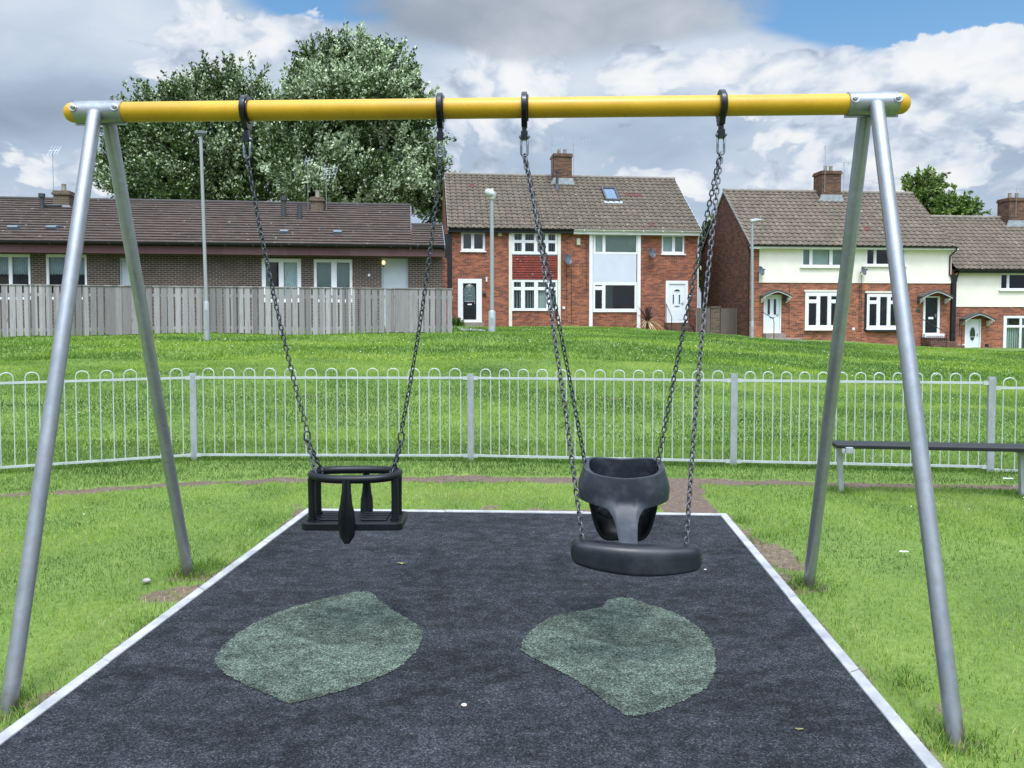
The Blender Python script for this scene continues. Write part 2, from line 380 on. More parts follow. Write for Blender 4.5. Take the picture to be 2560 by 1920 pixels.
# chain clamps on the beam
HANG = [beam_u(x) for x in (616, 1101, 1311, 1803)]
for i, u in enumerate(HANG):
    q = MB(); w = .0125; ro, ri = .069, .0455
    for (w0, w1, r_) in ((-w, w, ro),):
        rows = [(u + w0, ri), (u + w0, r_ - .003), (u + w0 + .003, r_), (u + w1 - .003, r_), (u + w1, r_ - .003), (u + w1, ri)]
        q.grid([[(x, r * math.cos(2 * math.pi * k / 36), BZ + r * math.sin(2 * math.pi * k / 36)) for k in range(36)] for x, r in rows], closed_v=True)
    rows = [(u + w, ri), (u + w, ro - .010), (u + w + .006, ro - .012), (u + w + .006, ri)]   # rubber lining collar
    q.grid([[(x, r * math.cos(2 * math.pi * k / 36), BZ + r * math.sin(2 * math.pi * k / 36)) for k in range(36)] for x, r in rows], closed_v=True)
    q.prism([(-.042, BZ - .052), (.042, BZ - .052), (.024, BZ - .085), (-.024, BZ - .085)], u - w * 1.05, u + w * 1.05, axis='x')
    q.box(u - .010, u + .010, -.013, .013, BZ - .105, BZ - .08); q.box(u - .015, u + .015, -.017, .017, BZ - .142, BZ - .104)
    q.build('chain_clamp', M['clamp'], frame, angle=35, bevel=.002)

# ------------------------------------------------------------------ chains
def link_ring(pitch, wire, width, n=20, m=7, roll=0):
    """a long link along z, centred on 0, as an MB-free list of verts and faces"""
    L = pitch + 4 * wire; hs = (L - width) / 2; rr = width / 2 - wire
    pts = []
    for k in range(n):
        a = 2 * math.pi * k / n; x = rr * math.cos(a); z = rr * math.sin(a)
        z += hs if z >= 0 else -hs
        pts.append(Vector((x, 0, z)))
    b = MB(); b.tube(pts, wire, m, closed=True); return b
LINK = {}
def chain(p0, p1, pitch=.0235, wire=.0031, width=.0235, sag=0.0, sagdir=Vector((0, 1, 0)), seed=0, n=18, m=6):
    key = (pitch, wire, width, n, m)
    if key not in LINK: LINK[key] = link_ring(pitch, wire, width, n, m)
    T = LINK[key]; p0, p1 = Vector(p0), Vector(p1); Ln = (p1 - p0).length; N = max(2, round(Ln / pitch))
    rn = random.Random(seed); out = MB(); base = rn.uniform(0, 60)
    P = lambda t: p0.lerp(p1, t) + sagdir * (sag * 4 * t * (1 - t))
    for i in range(N):
        c = P((i + .5) / N); d = (P((i + 1) / N) - P(i / N)).normalized()
        q = d.to_track_quat('Z', 'Y').to_matrix().to_4x4()
        Mx = Matrix.Translation(c) @ q @ Matrix.Rotation(R(90 * (i % 2) + base + 25 * math.sin(i * .07 + seed) + rn.uniform(-9, 9)), 4, 'Z') @ Matrix.Rotation(R(rn.uniform(-3, 3)), 4, 'Y')
        out.add([Mx @ Vector(v) for v in T.v], T.f)
    return out
def shackle_mb(top, ux, h=.085, w=.028, wire=.0052):
    """U shackle hanging from a pin at `top`, its plane along ux"""
    up = Vector((0, 0, 1)); pts = [top + ux * (w / 2), top + ux * (w / 2) - up * (h - w / 2) * .6]
    for k in range(0, 9):
        a = math.pi * k / 8; pts.append(top - up * (h - w / 2) + ux * (w / 2 * math.cos(a)) - up * (w / 2 * math.sin(a)))
    pts += [top - ux * (w / 2) - up * (h - w / 2) * .6, top - ux * (w / 2)]
    b = MB(); b.tube(pts, wire, 9)
    for sg in (-1, 1): b.tube([top + ux * (sg * (w / 2 - .006)), top + ux * (sg * (w / 2 + .007))], .0085, 10)
    b.tube([top - ux * (w / 2 + .010), top + ux * (w / 2 + .012)], .0042, 8)
    return b
def to_local(o_inv, p): return o_inv @ Vector(p)

# ------------------------------------------------------------------ bucket cradle swing (plain ring seat)
def hang_pt(i): return FM @ Vector((HANG[i], 0, BZ - .128))
seat_c = at_d(889, 1185, 0)
d_l = (hang_pt(0).y + hang_pt(1).y) / 2
cl = at_d(889, 1186, d_l)                                   # middle of the rim
cradle = thing('cradle_swing', 'black rubber toddler swing with an oval rim over a flat slotted seat', 'swing', (cl.x, cl.y, cl.z - .225), byaw + R(2.5))
CI = (Matrix.Translation(cradle.location) @ Matrix.Rotation(byaw + R(2.5), 4, 'Z')).inverted()
RZ = .225; A, B_ = .195, .115                                # rim half axes (centre line)
q = MB(); pts = []
for k in range(56):
    a = 2 * math.pi * k / 56; ca, sa = math.cos(a), math.sin(a)
    pts.append((A * math.copysign(abs(ca) ** .82, ca), B_ * math.copysign(abs(sa) ** .82, sa), RZ + .004 * ca * ca))
q.tube(pts, .0185, 14, closed=True); q.build('rim', M['rubber_jet'], cradle, smooth=True)
q = MB(); pl = [(-.225, -.098), (-.208, -.112), (.208, -.112), (.225, -.098), (.225, .098), (.208, .112), (-.208, .112), (-.225, .098)]
q.prism(pl, -.006, .030, axis='z')
q.build('seat', M['rubber_jet'], cradle, bevel=.006)
for x0, x1 in ((-.150, -.035), (.035, .150)):                 # raised tread ribs either side of the strap
    q = MB()
    for y in (-.062, -.022, .020, .060): q.prism([(x0, y - .011), (x1, y - .011), (x1 + .004, y), (x1, y + .011), (x0, y + .011), (x0 - .004, y)], .0295, .0375, axis='z')
    q.build('seat_tread', M['rubber_jet'], cradle, bevel=.003)
for sx in (-1, 1):
    for sy in (-1, 1):
        q = MB(); q.tube([(sx * .186, sy * .058, .026), (sx * .187, sy * .058, .12), (sx * .187, sy * .06, RZ - .005)], [.0165, .0155, .0165], 14)
        q.tube([(sx * .186, sy * .058, .026), (sx * .186, sy * .058, .040)], .021, 14)
        q.build('post', M['rubber_jet'], cradle, angle=40)
for y, zb, sc in ((-.118, -.058, 1.0), (.112, -.01, .8)):    # tapering crotch straps
    prof = [(RZ - .002, .019), (RZ - .05, .021), (RZ - .11, .028), (.085, .0355), (.05, .0375), (.0, .0375), (-.028, .033), (zb, .012)]
    prof = [(z, w * sc) for z, w in prof if z >= zb]
    th = .022; q = MB(); P = []
    for z, w in prof:
        yy = y - .012 * math.sin(max(0, min(1, (RZ - z) / RZ)) * math.pi) * (1 if y < 0 else -1)
        sh = .007 * (1 if y < 0 else -1) + .010 * (1 if y < 0 else 2.6)
        P.append([(sh * (0 if y > 0 else -1) + (0.028 if y > 0 else 0) + w * math.cos(2 * math.pi * k / 16) * (1.0 if abs(math.cos(2 * math.pi * k / 16)) < .8 else 1.0), yy + th * math.sin(2 * math.pi * k / 16) * (.5 + .5 * abs(math.cos(2 * math.pi * k / 16)) ** .3), z) for k in range(16)])
    q.grid(P, closed_v=True); q.f += [tuple(range(16)), tuple(range((len(P) - 1) * 16, len(P) * 16))]; q.mi += [0, 0]
    q.build('crotch_strap', M['rubber_jet'], cradle, angle=50)
for i, (px, py) in ((0, (768, 1084)), (1, (1003, 1086))):
    top = hang_pt(i); sg = -1 if i == 0 else 1
    ringp = at_d(px, py, d_l); ux = bdir
    s_ = shackle_mb(top, ux); s_.xf(CI); s_.build('shackle', M['shackle'], cradle, smooth=True)
    cst = top - Vector((0, 0, .078))
    c_ = chain(cst, ringp + Vector((0, 0, .012)), sag=.016 * (1 if i == 0 else -1), sagdir=-bdir, seed=i + 1); c_.xf(CI)
    ch = c_.build('chain', M['chain'], cradle, smooth=True, recalc=False)
    rg = link_ring(.036, .0042, .034, 24, 8); rg.xf(Matrix.Translation(ringp - Vector((0, 0, .012))) @ Matrix.Rotation(R(25), 4, 'Z'))
    rg.xf(CI); rg.build('chain_ring', M['chain'], cradle, smooth=True)
    for sy in (-1, 1):
        e = Vector((sg * .168, sy * .055, RZ + .012)); e0 = CI.inverted() @ e
        c_ = chain(ringp - Vector((0, 0, .030)), e0, pitch=.0215, wire=.0034, width=.022, seed=10 + i * 2 + sy); c_.xf(CI)
        c_.build('chain', M['chain'], cradle, smooth=True, recalc=False)
        q = MB(); q.tube([e - Vector((0, 0, .016)), e + Vector((0, 0, .010))], [.009, .006], 10); q.build('eye_bolt', M['shackle'], cradle, angle=40)

# ------------------------------------------------------------------ parent and child swing
d_r = (hang_pt(2).y + hang_pt(3).y) / 2 - .02
pc = at_d(1590, 1400, d_r - .22)
duo = thing('duo_swing', 'black swing with a moulded baby bucket facing a curved padded adult seat', 'swing', (0, 0, 0), byaw - R(1.5))
D0 = at_d(1561, 1250, d_r + .04); duo.location = (D0.x, D0.y, .40)
DM = Matrix.Translation(duo.location) @ Matrix.Rotation(byaw - R(1.5), 4, 'Z'); DI = DM.inverted()
def dloc(px, py, dy):
    """pixel -> duo's own coordinates on the upright plane at local depth dy"""
    o = DI @ Vector((0, 0, CAM_H)); r = DI.to_3x3() @ ray(px, py); t = (dy - o.y) / r.y; return o + r * t
# adult seat: a padded crescent bowed towards the camera
YA = -.36
a0 = dloc(1426, 1375, YA + .03); a1 = dloc(1755, 1391, YA + .03); am = dloc(1590, 1395, YA - .03)
topz = dloc(1590, 1361, YA).z; botz = dloc(1590, 1430, YA - .06).z
aw = (a1.x - a0.x) / 2; axc = (a1.x + a0.x) / 2
P = []; NU = 28
for i in range(NU + 1):
    t = -1 + 2 * i / NU; e = 1 - abs(t) ** 26 * .38
    x = axc + aw * t; yb = YA + .055 * t * t - .02
    hz = .058 * (1 - .22 * t * t) * e; dy = .038 * e
    zc = topz - .058 * (1 - .22 * t * t) + (a1.z - a0.z) * .5 * t
    ring = []
    for k in range(24):
        a = 2 * math.pi * k / 24; c, s = math.cos(a), math.sin(a)
        ring.append((x, yb + dy * math.copysign(abs(c) ** .46, c) + .016 * s, zc + hz * math.copysign(abs(s) ** .50, s)))
    P.append(ring)
q = MB(); q.grid(P, closed_v=True); q.f += [tuple(range(24)), tuple(range(NU * 24, (NU + 1) * 24))]; q.mi += [0, 0]
o = q.build('adult_seat', M['rubber'], duo, smooth=True); o.modifiers.new('sub', 'SUBSURF').levels = 1; o.modifiers['sub'].render_levels = 1
# baby bucket: the belly band runs into a T shaped stem in front, the shell closes the back
rimz = dloc(1561, 1165, .0).z
hw = (dloc(1673, 1215, -.02).x - dloc(1446, 1215, -.02).x) / 2; cxb = (dloc(1673, 1215, -.02).x + dloc(1446, 1215, -.02).x) / 2
shc = cxb + .010
Ydep = .135
def bucket_xy(a, grow=1.0):
    c, s = math.cos(a), math.sin(a)
    return (hw * math.copysign(abs(c) ** .62, c) * grow, Ydep * math.copysign(abs(s) ** .72, s) * grow)
stem_hw = .042; stem_bot = topz - .02 - 0
def band_low(x, front):
    side = rimz - .140
    if not front: return rimz - .10
    ax = abs(x)
    t = max(0.0, min(1.0, (ax - stem_hw) / .048)); e = math.sqrt(max(0, 1 - (1 - t) ** 2))
    zt = side - .040 * max(0, 1 - ax / (hw * .95)) 
    return stem_bot + (zt - stem_bot) * e if ax > stem_hw * .98 else stem_bot
angs = [math.pi + math.pi * i / 90 for i in range(91)] + [math.pi * i / 36 for i in range(1, 36)]
P = []; NR = 22
for a in angs:
    x, y = bucket_xy(a); front = y <= 1e-6
    top = rimz + .022 * (y / Ydep) - .010 * (1 - (x / hw) ** 2) + .010 * abs(x / hw)
    low = band_low(x, front)
    row = []
    for j in range(NR + 1):
        f = j / NR; z = top + (low - top) * f
        drop = max(0.0, (rimz - .13 - z)); lean = 0
        if front and abs(x) < stem_hw + .07: lean = -.20 * min(1.15, drop / (rimz - .13 - stem_bot)) ** 1.6 * (1 - max(0, (abs(x) - stem_hw) / .07))
        s_ = min(1, max(0, (rimz + .02 - z) / .115)); s_ = s_ * s_ * (3 - 2 * s_); bulge = .885 + .125 * s_ - .03 * max(0, min(1, (rimz - .10 - z) / .06))
        bx = x if abs(x) > stem_hw * 1.6 else x * (1 - min(1, drop / .25) * .12)
        row.append((cxb + bx * bulge, y * (.94 + .06 * s_) + lean, z))
    P.append(row)
q = MB(); q.grid(P, closed_u=True)
o = q.build('bucket_band', M['rubber_grey'], duo, smooth=True)
md = o.modifiers.new('solid', 'SOLIDIFY'); md.thickness = .026; md.offset = -1; md.use_even_offset = False
bv = o.modifiers.new('bevel', 'BEVEL'); bv.width = .0065; bv.segments = 3; bv.limit_method = 'ANGLE'; bv.angle_limit = R(50)
# back shell and floor
P = []; NB = 18; shb = dloc(1555, 1352, .0).z
for i in range(49):
    a = -R(24) + (math.pi + R(48)) * i / 48; x, y = bucket_xy(a, .89); row = []
    for j in range(NB + 1):
        f = j / NB; z = rimz - .01 + (shb - rimz + .01) * math.sin(f * math.pi / 2)
        k_ = math.cos(f * math.pi / 2) ** .46
        row.append((cxb + x * max(k_, .02) * (1 - .10 * math.sin(f * math.pi)), .01 + (y) * max(k_, .02) , z))
    P.append(row)
q = MB(); q.grid(P); o = q.build('bucket_shell', M['rubber_dark'], duo, smooth=True)
md = o.modifiers.new('solid', 'SOLIDIFY'); md.thickness = .014; md.offset = -1
# moulded thigh humps inside the leg holes
for sx in (-1, 1):
    q = MB(); P = []
    for i in range(9):
        t = i / 8; c = Vector((cxb + sx * (.030 + .085 * t), -.015 + .02 * t, rimz - .212 + .012 * math.sin(t * 3)))
        P.append([c + Vector((0,   .060 * math.cos(2 * math.pi * k / 12), .036 * math.sin(2 * math.pi * k / 12))) * math.sin(math.pi * (.12 + .8 * t)) for k in range(12)])
    q.grid(P, closed_v=True); q.build('thigh_support', M['rubber_grey'], duo, smooth=True)
# shackles and four chains
for i, (pf, pr_) in ((2, ((1456, 1351), (1464, 1166))), (3, ((1716, 1359), (1643, 1168)))):
    top = hang_pt(i); s_ = shackle_mb(top, bdir); s_.xf(DI); s_.build('shackle', M['shackle'], duo, smooth=True)
    cst = top - Vector((0, 0, .078)); sg = -1 if i == 2 else 1
    e_f = DM @ dloc(*pf, YA + .05); e_r = DM @ dloc(*pr_, .02)
    c_ = chain(cst + Vector((0, -.006, 0)), e_f, sag=.012 * sg, sagdir=-bdir, seed=30 + i, wire=.0034, width=.0255); c_.xf(DI); c_.build('chain', M['chain_pale'], duo, smooth=True, recalc=False)
    c_ = chain(cst + Vector((0, .008, 0)), e_r, sag=.006 * sg, sagdir=-bdir, seed=40 + i); c_.xf(DI); c_.build('chain', M['chain'], duo, smooth=True, recalc=False)
    for e in (e_f, e_r):
        e = DI @ e; q = MB(); q.tube([e - Vector((0, 0, .03)), e + Vector((0, 0, .004))], [.013, .008], 10); q.build('eye_bolt', M['shackle'] if e.y < -.2 else M['clamp'], duo, angle=40)

# ------------------------------------------------------------------ bow top railing
posts_px = [(486, 1155), (1177, 1157), (1833, 1172), (2474, 1187)]
pp = [on_z(*p) for p in posts_px]
lr = at_d(0, 1172, 2000 * (CAM_H - .07) / 380); rv = on_z(478, 1138.5, .07)
dl = (Vector((lr.x, lr.y, 0)) - pp[0]); dl.normalize()
Lp = (pp[1] - pp[0]).length
dr = (pp[3] - pp[2]).normalized()
pp = [pp[0] + dl * Lp * 2, pp[0] + dl * Lp] + pp + [pp[3] + dr * Lp, pp[3] + dr * Lp * 2]
f0 = pp[2]
rail = thing('bow_top_fence', 'low galvanised bow top railing running across behind the swings', 'fence', (f0.x, f0.y, 0))
def loc0(p): return Vector((p.x - f0.x, p.y - f0.y, p.z))
TOPZ = [.895, .895, .885, .885, .885, .87]
for i, p in enumerate(pp):
    p = loc0(p); q = MB(); a = pp[max(0, i - 1)]; b_ = pp[min(len(pp) - 1, i + 1)]; d = (b_ - a).normalized(); yw = math.atan2(d.y, d.x)
    hgt = (.90, .90, .905, .90, .925, .915, .9, .9)[i]
    q.prism([(-.029, -.02), (.029, -.02), (.032, -.016), (.032, .016), (.029, .02), (-.029, .02), (-.032, .016), (-.032, -.016)], -.1, hgt, axis='z')
    q.xf(Matrix.Translation(p) @ Matrix.Rotation(yw, 4, 'Z')); q.build('post', M['galv_post'], rail)
for i in range(len(pp) - 1):
    a, b_ = loc0(pp[i]), loc0(pp[i + 1]); d = (b_ - a); L_ = d.length; d.normalize(); yw = math.atan2(d.y, d.x)
    q = MB(); zt = .86 - (.035 if i >= 5 else 0); zb = .075 - (.03 if i >= 5 else 0); g = .045; n = 26
    if i == 5: zt -= .01
    for z in (zb, zt):
        q.box(g, L_ - g, -.007, .007, z - .011, z + .011)
        for x0, x1 in ((.028, g + .03), (L_ - g - .03, L_ - .028)): q.box(x0, x1, -.014, -.0075, z - .018, z + .018)
    st = (L_ - 2 * g - .12) / (n - 1); x = g + .06; r = .0055
    for k_ in range(0, n, 2):
        xa, xb = x + k_ * st - .004, x + (k_ + 1) * st + .004; rr = (xb - xa) / 2; zc = zt + .045
        q.tube([(xa, 0, zb)] + [(xa, 0, zc - .05), (xa, 0, zc)] + [(xa + rr - rr * math.cos(math.pi * t / 10), 0, zc + rr * .86 * math.sin(math.pi * t / 10)) for t in range(1, 10)] + [(xb, 0, zc), (xb, 0, zc - .05), (xb, 0, zb)], r, 7, mi=0)
    q.xf(Matrix.Translation(a) @ Matrix.Rotation(yw, 4, 'Z')); q.build('railing_panel', M['galv_fence'], rail, angle=45)

# ------------------------------------------------------------------ bench
bf0 = on_z(2101, 1229); bf1 = on_z(2555, 1241)
bd = (bf1 - bf0); bL = bd.length; bd.normalize(); byw = math.atan2(bd.y, bd.x)
bench = thing('bench', 'backless bench with a long black board on slim galvanised legs', 'bench', (bf0.x, bf0.y, 0), byw)
BIv = (Matrix.Translation(bench.location) @ Matrix.Rotation(byw, 4, 'Z')).inverted()
q = MB()
for y0, y1 in ((-.130, -.047), (-.041, .041), (.047, .130)): q.box(-.07, bL + .13, y0, y1, .386, .416)
q.build('seat', M['black_board'], bench, bevel=.004)
for x in (0, bL):
    q = MB(); q.prism([(x - .014, -.06), (x + .026, -.06), (x + .006, .36), (x - .034, .36)], -.025, .025)
    q.build('leg', M['galv_post'], bench, bevel=.004)
    q = MB(); q.box(x - .03, x + .03, -.14, .14, .350, .385); q.box(x - .002, x + .055, -.155, -.131, .350, .400)
    q.build('cross_bracket', M['galv_post'], bench, bevel=.003)
# ------------------------------------------------------------------ terrain height
ZX = [(-60, 1.0), (-14, .98), (-2, 1.02), (4, .96), (9, .70), (12, .50), (16, .22), (20, .03), (25, -.12), (60, -.3)]
def terrain(x, y):
    x = np.asarray(x, float); y = np.asarray(y, float)
    # height of the far side, read along rays so the slope falls away to the right
    xf = x * np.clip(37.0 / np.maximum(y, 9.0), .7, 3.0)
    zf = np.interp(xf, [a for a, _ in ZX], [b for _, b in ZX])
    t = np.clip((y - 8.9) / (34.0 - 8.9), 0, 1)
    z = zf * (1 - (1 - t) ** 1.9)
    w = np.clip((y - 9) / 6, 0, 1)
    return z + w * (.035 * np.sin(x * .55 + y * .31) + .025 * np.sin(x * 1.3 - y * .7 + 1.0) + .02 * np.sin(y * 1.1 + x * .2))
def tz(x, y): return float(terrain(x, y))

# ------------------------------------------------------------------ houses
class House:
    def __init__(s, px0, d0, phi, zb, name, label, cat):
        p = at_d(px0, 792, d0); s.O = Vector((p.x, p.y, 0)); s.phi = R(phi); s.zb = zb
        s.e = Vector((math.cos(s.phi), math.sin(s.phi), 0)); s.n = Vector((-math.sin(s.phi), math.cos(s.phi), 0))
        s.root = thing(name, label, cat, (p.x, p.y, zb), s.phi)
    def L(s, px, py, v=0.0):
        c = Vector((0, 0, CAM_H)); r = ray(px, py); t = (v - (c - s.O).dot(s.n)) / r.dot(s.n); P = c + r * t
        return (P - s.O).dot(s.e), P.z - s.zb
    def rect(s, cs, x0, y0, x1, y1, v=0.0):
        """pixel rectangle in a crop's coordinates -> u0,u1,z0,z1 (upright rectangle through its middle)"""
        ym = (y0 + y1) / 2; xm = (x0 + x1) / 2
        u0 = s.L(*cs(x0, ym), v)[0]; u1 = s.L(*cs(x1, ym), v)[0]; z1 = s.L(*cs(xm, y0), v)[1]; z0 = s.L(*cs(xm, y1), v)[1]
        return u0, u1, z0, z1
def wall_open(b, u0, u1, z0, z1, opens, v=0.0, depth=.12, mi=0):
    us = sorted({u0, u1, *[q for o in opens for q in o[:2] if u0 < q < u1]}); zs = sorted({z0, z1, *[q for o in opens for q in o[2:4] if z0 < q < z1]})
    for a, c in zip(us, us[1:]):
        for e, g in zip(zs, zs[1:]):
            mu, mz = (a + c) / 2, (e + g) / 2
            if any(o[0] < mu < o[1] and o[2] < mz < o[3] for o in opens): continue
            b.add([(a, v, e), (c, v, e), (c, v, g), (a, v, g)], [(0, 1, 2, 3)], mi)
    for o in opens:
        a, c, e, g = max(o[0], u0), min(o[1], u1), max(o[2], z0), min(o[3], z1)
        if a >= c or e >= g: continue
        w = v + depth
        b.add([(a, v, e), (a, w, e), (a, w, g), (a, v, g)], [(0, 1, 2, 3)], mi); b.add([(c, v, e), (c, v, g), (c, w, g), (c, w, e)], [(0, 1, 2, 3)], mi)
        b.add([(a, v, g), (a, w, g), (c, w, g), (c, v, g)], [(0, 1, 2, 3)], mi); b.add([(a, v, e), (c, v, e), (c, w, e), (a, w, e)], [(0, 1, 2, 3)], mi)
def window(h, r, panes, v=.035, blind=None, glass='glass', fw=.065, mw=.06, sill=None, parent=None, sillmat='white_upvc', black=False):
    """r = u0,u1,z0,z1; panes = list of (fu0,fu1,fz0,fz1,blindkind) fractions of the frame; the bars are whatever is left between"""
    u0, u1, z0, z1 = r; W, H_ = u1 - u0, z1 - z0; b = MB(); opens = []
    for p in panes: opens.append((u0 + p[0] * W, u0 + p[1] * W, z0 + p[2] * H_, z0 + p[3] * H_))
    wall_open(b, u0, u1, z0, z1, opens, v, .07)
    b.add([(u0, v, z0), (u1, v, z0), (u1, v, z1), (u0, v, z1), (u0, v + .09, z0), (u1, v + .09, z0), (u1, v + .09, z1), (u0, v + .09, z1)], [(0, 4, 5, 1), (1, 5, 6, 2), (2, 6, 7, 3), (3, 7, 4, 0)])
    for o in opens:                                              # slim sash beads
        a, c, e, g = o; t = .018
        b.box(a, c, v + .012, v + .05, e, e + t); b.box(a, c, v + .012, v + .05, g - t, g); b.box(a, a + t, v + .014, v + .05, e + t, g - t); b.box(c - t, c, v + .014, v + .05, e + t, g - t)
    if sill:
        sd, sh = sill; b.box(u0 - .05, u1 + .05, v - sd, v + .02, z0 - sh, z0 - .002)
    f = b.build('window', M['white_upvc'], parent or h.root)
    g = MB()
    for o in opens: g.add([(o[0], v + .045, o[2]), (o[1], v + .045, o[2]), (o[1], v + .045, o[3]), (o[0], v + .045, o[3])], [(0, 1, 2, 3)])
    g.build('pane', M[glass], f)
    kinds = {}
    for p, o in zip(panes, opens):
        if p[4]: kinds.setdefault(p[4], []).append(o)
    for kd, os_ in kinds.items():
        g = MB(); rn = random.Random(len(os_) + int(u0 * 10))
        for o in os_:
            a, c, e, t = o; vv = v + .11
            if kd.startswith('vert'):
                n = max(2, round((c - a) / .115)); st = (c - a) / n; ang = .35 if 'open' not in kd else .95
                for i in range(n):
                    m_ = a + (i + .5) * st; hw_ = st * .54 * math.cos(ang); dv = st * .5 * math.sin(ang)
                    g.add([(m_ - hw_, vv - dv, e), (m_ + hw_, vv + dv, e), (m_ + hw_, vv + dv, t), (m_ - hw_, vv - dv, t)], [(0, 1, 2, 3)])
            elif kd.startswith('net'):                            # top half net with a scalloped edge
                n = 24; mid = t - (t - e) * (.45 if kd == 'nethalf' else 1.0); P = [[], []]
                for i in range(n + 1):
                    x = a + (c - a) * i / n; w_ = .02 * math.sin(i * 1.9)
                    P[0].append((x, vv + w_, t)); P[1].append((x, vv + w_, mid + (.05 * abs(math.sin(i * math.pi / 4)) if kd == 'nethalf' else 0)))
                g.grid(P)
            elif kd == 'curtain':
                n = 10
                for x0, x1 in ((a, a + (c - a) * .28),):
                    P = [[], []]
                    for i in range(n + 1):
                        x = x0 + (x1 - x0) * i / n; w_ = .03 * math.sin(i * 2.1); P[0].append((x, vv + w_, t)); P[1].append((x, vv + w_, e))
                    g.grid(P)
            elif kd.startswith('roller'):
                lo = e if kd == 'roller' else t - (t - e) * .55
                g.add([(a, vv, lo), (c, vv, lo), (c, vv, t), (a, vv, t)], [(0, 1, 2, 3)])
        mt = {'vert': 'blind_grey', 'vertopen': 'blind_grey', 'vertpale': 'blind', 'roller': 'blind', 'rollerhalf': 'blind', 'net': 'net', 'nethalf': 'net', 'curtain': 'net'}[kd]
        g.build('curtain' if kd in ('net', 'nethalf', 'curtain') else 'blind', M[mt], f, recalc=False)
    return f
def grid_panes(cols, rows_of, kinds, edge=(.035, .05), bar=(.03, .04)):
    """cols: inner column boundaries (fractions); rows_of: per column list of row boundaries from the bottom"""
    out = []; cb = [0] + list(cols) + [1]
    for i in range(len(cb) - 1):
        a = cb[i] + (edge[0] if i == 0 else bar[0] / 2); c = cb[i + 1] - (edge[0] if i == len(cb) - 2 else bar[0] / 2)
        rb = [0] + list(rows_of[i]) + [1]
        for j in range(len(rb) - 1):
            e = rb[j] + (edge[1] if j == 0 else bar[1] / 2); g = rb[j + 1] - (edge[1] if j == len(rb) - 2 else bar[1] / 2)
            kd = kinds[i] if isinstance(kinds, (list, tuple)) else kinds
            if isinstance(kd, (list, tuple)): kd = kd[j]
            out.append((a, c, e, g, kd))
    return out
